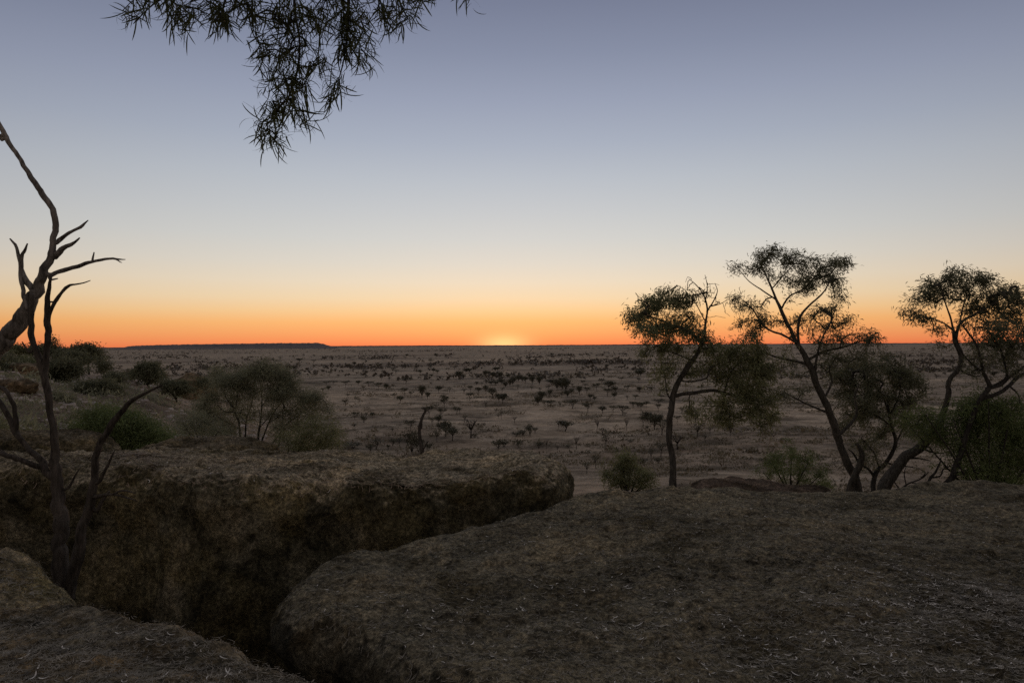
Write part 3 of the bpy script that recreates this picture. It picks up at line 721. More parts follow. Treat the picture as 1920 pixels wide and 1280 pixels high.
plant('acacia_tree', 'tallest open-crowned tree, leaning left from a forked base', 'tree', 13.5,
      [[(1616, 980, 23), (1610, 925, 20), (1601, 893, 19), (1581, 850, 18), (1572, 820, 17), (1556, 777, 16), (1541, 742, 14.5), (1526, 702, 14), (1513, 676, 13.5), (1501, 652, 11), (1489, 630, 9), (1475, 605, 8), (1463, 580, 7), (1455, 560, 5.5), (1446, 537, 4.5), (1438, 520, 3.5), (1425, 495, 2)],
       [(1586, 985, 19), (1592, 925, 16), (1603, 893, 14), (1612, 872, 13), (1616, 852, 12), (1610, 838, 8), (1606, 832, 5)],
       [(1499, 648, 7), (1496, 617, 6.5), (1501, 592, 6), (1520, 571, 5), (1545, 546, 3.5), (1560, 520, 2)],
       [(1496, 642, 6), (1471, 628, 5.5), (1441, 617, 4.5), (1425, 600, 3.5), (1410, 576, 3), (1390, 558, 1.6)],
       [(1511, 682, 6.5), (1480, 676, 5.5), (1446, 667, 4.5), (1425, 655, 3.5), (1418, 640, 2)],
       [(1550, 772, 6), (1520, 760, 4.5), (1490, 746, 3.5), (1470, 735, 2)],
       [(1514, 674, 7), (1541, 661, 6), (1581, 650, 4.5), (1611, 640, 3), (1640, 631, 1.6)],
       [(1576, 812, 8), (1594, 792, 7), (1605, 770, 5.5), (1601, 742, 4.5), (1610, 718, 3)],
       [(1463, 583, 5), (1481, 556, 4), (1510, 540, 3), (1532, 515, 1.8)], [(1448, 540, 3.5), (1470, 515, 2.5), (1490, 495, 1.5)],
       [(1456, 562, 4), (1430, 545, 3), (1405, 528, 2), (1385, 505, 1.3)], [(1525, 700, 7), (1532, 660, 5), (1545, 625, 4), (1560, 595, 2.5)], [(1545, 748, 6), (1560, 715, 5), (1555, 690, 4), (1575, 660, 2.5)]],
      [(1430, 478, 20, 13, 10), (1458, 472, 20, 11, 8), (1485, 482, 20, 13, 9), (1415, 503, 16, 12, 6), (1385, 500, 12, 8, 3), (1450, 510, 24, 14, 8), (1505, 498, 24, 20, 13), (1535, 505, 24, 22, 13), (1558, 492, 14, 10, 5), (1578, 500, 16, 18, 9),
       (1525, 535, 34, 20, 15), (1568, 535, 24, 24, 11), (1485, 530, 24, 14, 6), (1580, 560, 14, 16, 4), (1378, 565, 18, 10, 5), (1398, 580, 22, 12, 8), (1425, 600, 24, 15, 9), (1385, 610, 18, 10, 5), (1450, 610, 20, 12, 6), (1410, 628, 24, 8, 6),
       (1545, 580, 28, 16, 9), (1520, 605, 28, 18, 10), (1560, 612, 28, 16, 9), (1595, 600, 20, 12, 6), (1585, 630, 26, 14, 8), (1620, 625, 24, 14, 9), (1645, 632, 14, 9, 4), (1540, 640, 30, 12, 8), (1500, 625, 20, 14, 4),
       (1570, 672, 46, 16, 13), (1480, 690, 34, 18, 8), (1475, 745, 26, 16, 6), (1510, 735, 24, 14, 4), (1620, 665, 34, 14, 8), (1540, 690, 24, 18, 5)],
      M_bark, M_leaf_dark, (0.09, 0.015, 42, 0.06, 0.15), seed=52)
plant('acacia_tree', 'dense low dark tree between the forked leaning tree and the thick slanting trunk', 'tree', 15.0,
      [[(1640, 960, 14), (1638, 910, 11), (1645, 885, 10), (1664, 862, 9), (1676, 838, 8), (1674, 808, 7), (1666, 780, 6), (1664, 750, 5)],
       [(1641, 900, 7), (1630, 880, 6), (1612, 868, 5), (1600, 850, 4), (1590, 840, 2)], [(1660, 866, 6), (1690, 872, 4), (1716, 876, 2)],
       [(1676, 835, 5), (1690, 810, 4), (1700, 780, 3), (1710, 750, 2)], [(1672, 800, 5), (1645, 780, 4), (1615, 765, 3)], [(1665, 770, 4), (1650, 735, 3), (1620, 710, 2)], [(1668, 780, 4), (1685, 745, 3), (1690, 710, 2)],
       [(1650, 880, 4), (1640, 850, 3), (1615, 820, 2)]],
      [(1645, 690, 52, 26, 26), (1695, 705, 38, 26, 18), (1600, 715, 40, 26, 18), (1650, 745, 54, 34, 28), (1695, 745, 34, 26, 12), (1605, 765, 40, 28, 14), (1645, 795, 48, 30, 20), (1625, 840, 42, 24, 9), (1690, 800, 22, 22, 5), (1580, 740, 26, 20, 7), (1725, 720, 16, 20, 5), (1585, 800, 22, 20, 5), (1560, 700, 24, 16, 6)],
      M_bark_dark, M_leaf_dark, (0.10, 0.017, 48, 0.07, 0.2), seed=53, dens=1.9)
plant('acacia_tree', 'thick slanting trunk rising into an S-bend under a wide crown', 'tree', 12.5,
      [[(1636, 1000, 36), (1655, 925, 30), (1672, 890, 27), (1700, 856, 24), (1731, 830, 20), (1754, 806, 16), (1766, 780, 14), (1775, 755, 12.5), (1778, 725, 12), (1785, 706, 11.5), (1798, 690, 11), (1803, 665, 11), (1794, 641, 9), (1790, 622, 7)],
       [(1794, 642, 7), (1786, 615, 5), (1780, 590, 4), (1770, 560, 2.5), (1765, 535, 1.5)], [(1792, 632, 7), (1800, 606, 5.5), (1821, 590, 5), (1851, 575, 3.5), (1885, 555, 2)],
       [(1790, 622, 5), (1770, 606, 3.5), (1745, 596, 2.5), (1712, 588, 1.3)], [(1800, 606, 4), (1805, 575, 3), (1820, 545, 2), (1830, 525, 1.2)], [(1725, 836, 7), (1745, 846, 4), (1770, 850, 2)],
       [(1700, 858, 6), (1722, 858, 4), (1745, 862, 2)], [(1797, 690, 5), (1812, 700, 4), (1830, 705, 3), (1845, 700, 2)]],
      [(1712, 592, 22, 9, 6), (1735, 600, 18, 8, 4), (1722, 555, 26, 14, 11), (1755, 535, 28, 16, 13), (1790, 518, 28, 11, 11), (1765, 560, 28, 16, 10), (1800, 545, 30, 18, 13), (1835, 530, 30, 14, 13), (1840, 565, 34, 18, 15), (1872, 545, 30, 18, 15), (1905, 560, 24, 26, 14), (1875, 585, 34, 16, 13), (1815, 585, 24, 14, 6), (1755, 615, 16, 8, 4), (1905, 605, 26, 18, 10), (1850, 610, 30, 12, 8), (1935, 580, 24, 30, 12),
       (1745, 815, 26, 18, 9), (1718, 800, 26, 14, 7), (1770, 650, 14, 10, 3)],
      M_bark, M_leaf_dark, (0.09, 0.015, 42, 0.06, 0.12), seed=54)
plant('acacia_tree', 'crooked twisted-branch tree at the right edge, rising out of the green bush', 'tree', 11.5,
      [[(1738, 985, 19), (1758, 925, 16), (1783, 898, 15), (1796, 870, 13), (1806, 840, 12), (1820, 790, 11), (1836, 750, 10.5), (1852, 727, 10), (1846, 700, 7), (1838, 670, 6), (1830, 645, 5), (1814, 622, 3.5), (1800, 605, 2)],
       [(1790, 888, 10), (1820, 880, 9), (1850, 874, 6), (1880, 865, 4)], [(1850, 728, 8), (1870, 718, 7), (1888, 704, 6), (1882, 672, 4.5), (1871, 642, 3.5), (1850, 615, 2)],
       [(1838, 748, 9), (1870, 740, 9.5), (1893, 724, 9), (1912, 704, 9), (1942, 690, 8), (1980, 670, 6)], [(1850, 728, 7), (1878, 722, 7), (1896, 704, 6), (1915, 690, 5), (1940, 668, 3)],
       [(1846, 700, 5), (1832, 690, 4), (1812, 672, 3), (1800, 655, 2)], [(1893, 724, 4), (1908, 738, 3), (1912, 755, 2)], [(1882, 672, 4), (1900, 650, 3), (1915, 620, 2)]],
      [(1830, 640, 24, 14, 6), (1862, 640, 30, 16, 11), (1895, 635, 28, 18, 12), (1925, 650, 24, 22, 9), (1850, 672, 30, 16, 9), (1890, 672, 30, 16, 9), (1835, 692, 20, 12, 4), (1905, 700, 20, 12, 4), (1810, 612, 16, 8, 3), (1880, 610, 24, 12, 7)],
      M_bark_dark, M_leaf_dark, (0.09, 0.015, 42, 0.06, 0.15), seed=55)

def bush(name, label, cat, px, py, d, clumps, bark, leafm, leaf, seed, w=7, group=None, stems=None, tip=0.0026, dens=1.5, **kw):
    """shrub: one stem to each clump from the base at pixel (px, py), d metres away"""
    r = rng(seed + 500); limbs = []
    for i, c in enumerate(clumps if stems is None else clumps[:stems]):
        cx, cy = c[0], c[1]; bx = px + r.uniform(-0.25, 0.25) * (cx - px) + r.uniform(-2, 2)
        if i == 0: bx = px
        mx = bx + (cx - bx) * 0.45 + r.uniform(-4, 4); my = py + (cy - py) * 0.5
        limbs.append([(bx if i else px, py, w), (mx, my, w * 0.6), (cx + r.uniform(-5, 5), cy, w * 0.25)])
    return plant(name, label, cat, d, limbs, clumps, bark, leafm, leaf, seed, group, tip=tip, sides=6, dens=dens, wander=0.5, rag=0.34, **kw)

bush('shrub', 'grey-green bush beside the slender tree, at the boulder gap', 'bush', 1176, 940, 14.5,
     [(1165, 880, 16, 28, 16), (1150, 895, 22, 20, 16), (1180, 865, 14, 18, 8), (1195, 885, 24, 20, 16), (1215, 895, 20, 16, 10), (1170, 905, 36, 18, 20), (1210, 910, 26, 12, 10), (1165, 858, 8, 8, 4)], M_bark_dark, M_leaf, (0.08, 0.014, 40, 0.06, 0.1), 61)
bush('shrub', 'feathery green bush below the gap between the two tallest trees', 'bush', 1485, 945, 20,
     [(1450, 862, 26, 16, 14), (1485, 850, 26, 14, 14), (1465, 885, 34, 14, 14), (1515, 865, 26, 18, 14), (1535, 890, 24, 20, 12), (1500, 890, 34, 16, 16), (1550, 905, 18, 14, 8), (1435, 885, 16, 12, 6)], M_bark_dark, M_leaf_green, (0.10, 0.014, 42, 0.08, 0.0), 62)
bush('shrub', 'large leafy green bush filling the right edge below the twisted branches', 'bush', 1850, 985, 11.8,
     [(1700, 790, 20, 12, 6), (1735, 780, 26, 12, 10), (1850, 752, 30, 10, 8), (1900, 760, 26, 14, 9), (1825, 768, 46, 16, 22), (1785, 785, 44, 20, 24), (1870, 780, 46, 22, 26), (1910, 795, 36, 34, 24), (1765, 812, 34, 16, 14), (1830, 815, 50, 28, 32), (1880, 835, 50, 34, 34), (1915, 870, 36, 36, 26), (1850, 880, 46, 30, 30), (1830, 908, 36, 16, 18), (1890, 910, 50, 18, 26), (1805, 850, 30, 24, 14), (1950, 830, 30, 50, 20)], M_bark_dark, M_leaf_green, (0.09, 0.014, 46, 0.09, 0.2), 63, w=7, spray=0.4)
plant('bare_sapling', 'thin crooked leafless sapling left of the crooked trunk', 'sapling', 11.6,
      [[(1738, 985, 6), (1739, 920, 5), (1741, 897, 5), (1752, 885, 4), (1761, 868, 3), (1763, 858, 1.5)], [(1743, 895, 3), (1764, 892, 3), (1768, 880, 2.5), (1785, 872, 2)]], None, M_bark_dark, None, seed=64, step=0.04, sides=6)
plant('fallen_branch', 'bare dead branch lying at the foot of the thick slanting trunk', 'branch', 12.0,
      [[(1665, 945, 4), (1690, 918, 4), (1702, 908, 3.5), (1725, 898, 2.5), (1742, 885, 1.5)], [(1700, 910, 2.5), (1696, 890, 2), (1698, 875, 1)], [(1690, 920, 2.5), (1675, 900, 2), (1668, 880, 1)], [(1710, 905, 2), (1740, 908, 1.5), (1765, 915, 1)], [(1725, 898, 2), (1735, 885, 1.5), (1722, 878, 1)]], None, M_bark_dark, None, seed=65, step=0.05, sides=5, root_ground=True)

# ------------------------------------------------------------------ shrubs left of centre
plant('shrub', 'large multi-stemmed grey-green shrub behind the long boulder', 'shrub', 22,
      [[(452, 865, 6), (450, 805, 5), (441, 772, 4), (426, 747, 2.6), (410, 715, 1.3)], [(456, 860, 4), (461, 792, 3.6), (470, 762, 3), (478, 730, 1.5)], [(480, 865, 6.5), (486, 803, 5), (491, 762, 4), (489, 727, 2.6), (484, 700, 1.3)],
       [(482, 848, 5), (505, 792, 4), (521, 762, 3), (545, 735, 1.5)], [(496, 850, 4.5), (531, 802, 3.5), (561, 777, 2.5), (590, 755, 1.3)], [(500, 860, 3), (520, 840, 3), (528, 800, 2.4), (530, 765, 1.3)], [(440, 772, 2.6), (420, 770, 2), (398, 750, 1.2)], [(450, 805, 2.5), (425, 790, 2), (395, 772, 1.2)],
       [(486, 803, 3), (510, 772, 2.2), (516, 735, 1.3)], [(491, 762, 2.5), (508, 735, 2), (520, 702, 1.2)], [(441, 772, 2.5), (446, 740, 2), (452, 706, 1.2)], [(505, 792, 2.5), (540, 772, 2), (575, 745, 1.2)], [(461, 792, 2.5), (440, 765, 2), (432, 735, 1.2)]],
      [(425, 718, 30, 16, 24), (455, 708, 26, 14, 18), (490, 698, 28, 13, 22), (525, 708, 30, 16, 24), (545, 722, 20, 14, 12), (440, 742, 32, 16, 18), (480, 735, 30, 20, 16), (515, 742, 34, 18, 20), (555, 745, 30, 18, 20), (585, 755, 20, 16, 12), (590, 740, 12, 10, 5), (400, 745, 22, 16, 10), (395, 775, 26, 20, 14), (425, 785, 26, 18, 9), (545, 775, 26, 16, 10), (575, 775, 20, 12, 8), (470, 775, 24, 14, 8), (520, 775, 24, 14, 8), (400, 805, 26, 18, 10), (430, 815, 22, 16, 7), (525, 808, 30, 18, 12), (560, 800, 26, 16, 10), (380, 760, 18, 18, 7), (605, 770, 16, 16, 6), (500, 688, 20, 10, 10), (410, 700, 20, 10, 8)],
      M_bark_dark, M_leaf_grey, (0.13, 0.015, 50, 0.13, -0.35), seed=71, sides=6, tip=0.0045, dens=2.3)
bush('shrub', 'low olive bush spreading right of the large multi-stemmed shrub', 'shrub', 545, 870, 20,
     [(595, 797, 34, 13, 20), (620, 812, 22, 14, 14), (575, 820, 34, 16, 20), (610, 832, 26, 12, 14), (560, 840, 30, 12, 14), (540, 825, 24, 14, 10), (590, 843, 40, 10, 18)], M_bark_dark, M_leaf, (0.12, 0.014, 44, 0.14, -0.2), 72, w=4)
bush('shrub', 'wispy grey bush left of the large multi-stemmed shrub', 'shrub', 385, 865, 19,
     [(362, 785, 24, 16, 12), (380, 800, 30, 20, 16), (400, 815, 26, 18, 12), (355, 812, 20, 14, 8), (420, 820, 18, 14, 7), (340, 790, 10, 10, 3)], M_bark_dark, M_leaf_grey, (0.12, 0.012, 45, 0.15, -0.3), 73, w=4)
bush('shrub', 'bright green rounded bush behind the dead stems', 'bush', 215, 880, 17,
     [(185, 785, 40, 15, 26), (225, 785, 36, 18, 26), (265, 800, 36, 18, 26), (150, 800, 30, 14, 14), (200, 812, 50, 18, 34), (290, 815, 26, 14, 14), (250, 825, 50, 18, 34), (170, 830, 44, 12, 18), (225, 843, 60, 10, 30), (300, 832, 20, 10, 8)], M_bark_dark, M_leaf_green, (0.10, 0.016, 75, 0.13, 0.0), 74, w=6)
bush('shrub', 'low olive scrub at the far left behind the rounded rock', 'bush', 20, 850, 17, [(5, 795, 26, 14, 12), (35, 805, 26, 10, 10), (-20, 790, 20, 20, 8)], M_bark_dark, M_leaf, (0.09, 0.013, 30, 0.12, 0.0), 75, w=4)

HILL = (0.26, 0.07, 50, 0.24, 0.0)
def hill(label, px, py, d, clumps, leafm, seed, w=6, leaf=HILL, cat='bush'):
    bush('hill_bush', label, cat, px, py, d, clumps, M_bark_dark, leafm, leaf, seed, w=w, group='bushes and small trees on the hillside', tip=0.008, step=0.25, rough=0.1)
hill('round-crowned small tree on the hillside right of the dead stems', 276, 728, 60, [(285, 697, 20, 11, 22), (266, 695, 16, 10, 14), (292, 708, 14, 9, 10), (250, 703, 9, 6, 5), (275, 706, 20, 8, 12), (268, 686, 12, 5, 6), (285, 688, 14, 6, 8)], M_leaf_dark, 81, 4, cat='tree')
hill('low dark domed bush against the slanting brown outcrop', 330, 745, 56, [(322, 722, 16, 7, 14), (338, 724, 16, 8, 16), (312, 729, 10, 6, 6), (345, 732, 11, 7, 8), (328, 733, 16, 6, 10)], M_leaf_dark, 82, 5)
hill('open bush with a forked trunk halfway down the hillside', 180, 752, 44, [(165, 725, 24, 9, 14), (195, 722, 24, 8, 14), (212, 733, 16, 8, 9), (150, 735, 14, 7, 6), (185, 738, 18, 6, 6)], M_leaf_dark, 83, 5)
hill('dark bushy clump directly right of the upright dead stem', 118, 715, 50, [(105, 690, 24, 12, 20), (130, 685, 20, 12, 18), (145, 697, 16, 10, 10), (110, 705, 26, 8, 14), (95, 700, 14, 9, 8)], M_leaf_dark, 84)
hill('hilltop bush nearest the mesa, cut against the orange sky', 165, 682, 66, [(150, 655, 20, 8, 16), (170, 652, 18, 7, 14), (140, 663, 18, 7, 10), (182, 662, 12, 8, 8), (165, 666, 22, 6, 10)], M_leaf_dark, 85, 4)
hill('small hilltop bush with a sprig standing above it', 108, 678, 66, [(98, 653, 13, 8, 10), (112, 657, 14, 7, 9), (100, 642, 6, 5, 4), (85, 660, 14, 6, 8)], M_leaf_dark, 86, 4)
hill('flat hilltop bush between the two dead trunks', 70, 675, 64, [(72, 655, 14, 6, 9), (60, 660, 12, 5, 6), (80, 652, 8, 4, 4)], M_leaf_dark, 87, 3)
hill('pale tuft of a bush under the leaning trunk on the skyline', 36, 672, 64, [(35, 652, 12, 5, 8), (28, 657, 10, 5, 5), (45, 657, 9, 5, 5)], M_leaf, 88, 3)
hill('dark low bush at the left frame edge on the hillside', 8, 722, 46, [(5, 690, 16, 13, 14), (-10, 680, 16, 14, 10), (18, 703, 12, 9, 8)], M_leaf_dark, 89)
hill('spreading low bush below the leaning trunk', 45, 690, 58, [(35, 676, 20, 6, 10), (60, 678, 20, 6, 10), (48, 684, 26, 5, 10)], M_leaf, 90, 4)
hill('thin bush trailing off the right end of the hilltop', 198, 705, 62, [(188, 680, 10, 8, 6), (200, 686, 10, 6, 5), (192, 692, 12, 5, 5)], M_leaf_dark, 91, 3)
hill('scraggly bush right of the outcrop on the hill shoulder', 386, 732, 58, [(385, 713, 12, 6, 6), (398, 716, 10, 6, 5), (376, 718, 8, 5, 4)], M_leaf_dark, 92, 3)
hill('small leafless-looking bush among the stones on the slope', 52, 806, 30, [(52, 790, 6, 8, 6), (58, 786, 5, 6, 4)], M_leaf_grey, 93, 2, (0.12, 0.014, 6, 0.08, -0.2))

hill('broad dark bush on the ledge at the far left below the skyline', 15, 705, 54, [(10, 672, 26, 9, 14), (40, 690, 20, 8, 10), (-15, 690, 20, 12, 10)], M_leaf_dark, 94, 4)
hill('wide dark bush between the upright dead stem and the hilltop bush', 140, 690, 60, [(130, 668, 24, 8, 16), (155, 676, 22, 7, 12), (110, 672, 16, 7, 9)], M_leaf_dark, 95, 4)
hill('small dark bush at the foot of the rocky ledge, right of the hilltop', 215, 722, 56, [(208, 706, 14, 6, 8), (225, 709, 12, 6, 7)], M_leaf_dark, 96, 3)
hill('olive bush on the stony slope just above the bright green bush', 110, 770, 36, [(100, 748, 18, 8, 9), (125, 752, 16, 7, 8)], M_leaf_grey, 97, 3)

# pale stones over the hillside
def rubble():
    r = rng(7); g = Geo()
    base = np.array([[-1, -1, -.6], [1, -1, -.6], [1, 1, -.6], [-1, 1, -.6], [-.7, -.6, .6], [.6, -.7, .5], [.7, .6, .7], [-.6, .7, .5]], float)
    q = np.array([[0, 3, 2, 1], [4, 5, 6, 7], [0, 1, 5, 4], [1, 2, 6, 5], [2, 3, 7, 6], [3, 0, 4, 7]])
    n = 4200
    u = r.uniform(-0.78, -0.36, n * 2); d = np.exp(r.uniform(math.log(19), math.log(74), n * 2))
    x = u * d; P = np.stack([x, d, 0 * d], -1)
    keep = (fbm(P / 7.0, 3, 77) + r.uniform(-0.7, 0.7, n * 2)) > 0.05
    x, d = x[keep][:n], d[keep][:n]; z = ground_z(x, d)
    for i in range(len(x)):
        s = min(0.075 * math.exp(r.normal(0, 0.5)), 0.17) * (1 + d[i] / 90); a = r.uniform(0, 6.28); c, sn = math.cos(a), math.sin(a)
        B = (base + r.normal(0, 0.16, base.shape)) * s * np.array([1.3, 1.0, 0.65])
        B = np.stack([B[:, 0] * c - B[:, 1] * sn, B[:, 0] * sn + B[:, 1] * c, B[:, 2]], -1)
        g.add(B + np.array([x[i], d[i], z[i] + s * 0.2]), q)
    o = link('rubble', g.mesh('rubble', M_stone, smooth=False)); tag(o, kind='stuff')
rubble()
def hill_scrub():
    r = rng(17); g = Geo(); n = 1500
    u = r.uniform(-0.80, -0.38, n); d = np.exp(r.uniform(math.log(18), math.log(74), n)); x = u * d
    P = np.stack([x, d, 0 * d], -1); keep = fbm(P / 9.0, 3, 41) + r.uniform(-0.5, 0.5, n) > 0.0
    x, d = x[keep], d[keep]; z = ground_z(x, d)
    for i in range(len(x)):
        h = 0.16 * math.exp(r.normal(0, 0.5)) * (1 + d[i] / 70); k = 26
        O = np.array([x[i], d[i], z[i]]) + r.normal(0, 1, (k, 3)) * h * np.array([0.9, 0.9, 0.25]) + np.array([0, 0, h * 0.25])
        leaves(g, O, unit(r.normal(0, 0.7, (k, 3)) + np.array([0, 0, 0.8])), h * 0.7, h * 0.16, r)
    o = link('low_scrub', g.mesh('low_scrub', M_leaf_grey, smooth=False)); tag(o, kind='stuff')
hill_scrub()
def tussocks():
    r = rng(57); g = Geo(); n = 30000
    u = r.uniform(-0.60, 0.80, n); d = np.exp(r.uniform(math.log(105), math.log(620), n)); x = u * d
    P = np.stack([x * 0.6, d, 0 * d], -1)
    m = fbm(P / 38.0, 4, 71) + 0.5 * fbm(P / 9.0, 2, 72) + r.uniform(-0.25, 0.25, n) > 0.34
    x, d = x[m], d[m]; z = ground_z(x, d); k = 9; n = len(x)
    h = (0.19 * np.exp(r.normal(0, 0.45, n)) * (1 + d / 260))[:, None]
    O = np.repeat(np.column_stack([x, d, z]), k, 0); hh = np.repeat(h, k, 0)
    O = O + r.normal(0, 1, (n * k, 3)) * hh * np.array([1.2, 1.0, 0.2]) + np.array([0, 0, 0.25]) * hh
    V0 = len(O); D = unit(r.normal(0, 0.7, (V0, 3)) + np.array([0, 0, 0.6])); S = unit(np.cross(D, r.normal(0, 1, (V0, 3))))
    mid = O + D * hh * 0.5; tipp = O + D * hh
    V = np.stack([O, mid + S * hh * 0.3, tipp, mid - S * hh * 0.3], 1).reshape(-1, 3)
    o = link('tussock_grass', mesh_np('tussock_grass', V, np.arange(V0 * 4).reshape(-1, 4), None, M_tussock, False)); tag(o, kind='stuff')
tussocks()

# ================================================================== trees of the plain
def small_tree(kind, seed):
    """trunk and crown geometry, one metre high, standing at the origin"""
    r = rng(seed); T = Geo(); C = Geo()
    if kind == 'shrub': fork, nb, top, spread = 0.05, 7, 0.72, 0.62
    elif kind == 'flat': fork, nb, top, spread = r.uniform(0.35, 0.5), 6, 0.86, 0.62
    elif kind == 'round': fork, nb, top, spread = r.uniform(0.25, 0.35), 7, 0.76, 0.42
    elif kind == 'dense': fork, nb, top, spread = 0.15, 8, 0.70, 0.42
    elif kind == 'sparse': fork, nb, top, spread = r.uniform(0.35, 0.45), 6, 0.85, 0.38
    else: fork, nb, top, spread = r.uniform(0.30, 0.40), 9, 0.95, 0.42          # bare
    lean = r.uniform(-0.08, 0.08, 2)
    f = np.array([lean[0], lean[1], fork])
    tube(T, [(0, 0, -0.06), (lean[0] * 0.3, lean[1] * 0.3, fork * 0.5), f], [0.036, 0.03, 0.026], 5)
    ends = []
    for i in range(nb):
        a = 6.28 * (i + r.uniform(-0.3, 0.3)) / nb; s = spread * r.uniform(0.35, 1.0)
        e = np.array([math.cos(a) * s, math.sin(a) * s, top * r.uniform(0.86, 1.06) - 0.12 * s])
        m = f + (e - f) * 0.5 + np.array([0, 0, -0.04 if kind == 'flat' else 0.02]) + r.normal(0, 0.02, 3)
        tube(T, [f, m, e], [0.020, 0.013, 0.006], 4); ends.append(e)
        for k in range(4 if kind == 'bare' else 2):
            t = r.uniform(0.35, 0.95); p = f + (e - f) * t; e2 = p + np.array([r.normal(0, 0.12), r.normal(0, 0.12), r.uniform(0.06, 0.2)])
            tube(T, [p, e2], [0.009, 0.004], 3)
            if kind != 'bare': ends.append(e2)
    if kind != 'bare':
        per = {'shrub': 26, 'flat': 24, 'round': 30, 'dense': 34, 'sparse': 9}[kind]
        fl = {'shrub': 0.75, 'flat': 0.42, 'round': 0.8, 'dense': 0.85, 'sparse': 0.7}[kind]
        for e in ends:
            n = per; O = e + r.normal(0, 1, (n, 3)) * 0.095 * np.array([1.15, 1.15, fl])
            leaves(C, O, unit(r.normal(0, 1, (n, 3)) * np.array([1, 1, 0.6])), 0.10, 0.055, r)
    tm = T.mesh('trunk', M_plain_bark); cm = C.mesh('crown', M_plain_leaf, smooth=False) if kind != 'bare' else None
    V = np.vstack([T.V(), C.V()]) if kind != 'bare' else T.V()
    return tm, cm, np.percentile(V[:, 2], 98), np.percentile(np.hypot(V[:, 0], V[:, 1]), 90) * 2

VAR = {k: [small_tree(k, 100 + 10 * i + j) for j in range(n)] for i, (k, n) in enumerate((('flat', 5), ('round', 4), ('dense', 4), ('sparse', 4), ('bare', 4), ('shrub', 4)))}
KNAME = {'flat': 'umbrella_tree', 'round': 'round_tree', 'dense': 'dense_tree', 'sparse': 'sparse_tree', 'bare': 'bare_tree', 'shrub': 'scrub_bush'}
KWORD = {'flat': 'flat-topped tree', 'round': 'round tree', 'dense': 'dense tree', 'sparse': 'thin tree', 'bare': 'leafless tree', 'shrub': 'low bush'}
KCAT = {'flat': 'tree', 'round': 'tree', 'dense': 'tree', 'sparse': 'tree', 'bare': 'tree', 'shrub': 'bush'}
f_, r_, d_, s_, b_, u_ = 'flat', 'round', 'dense', 'sparse', 'bare', 'shrub'
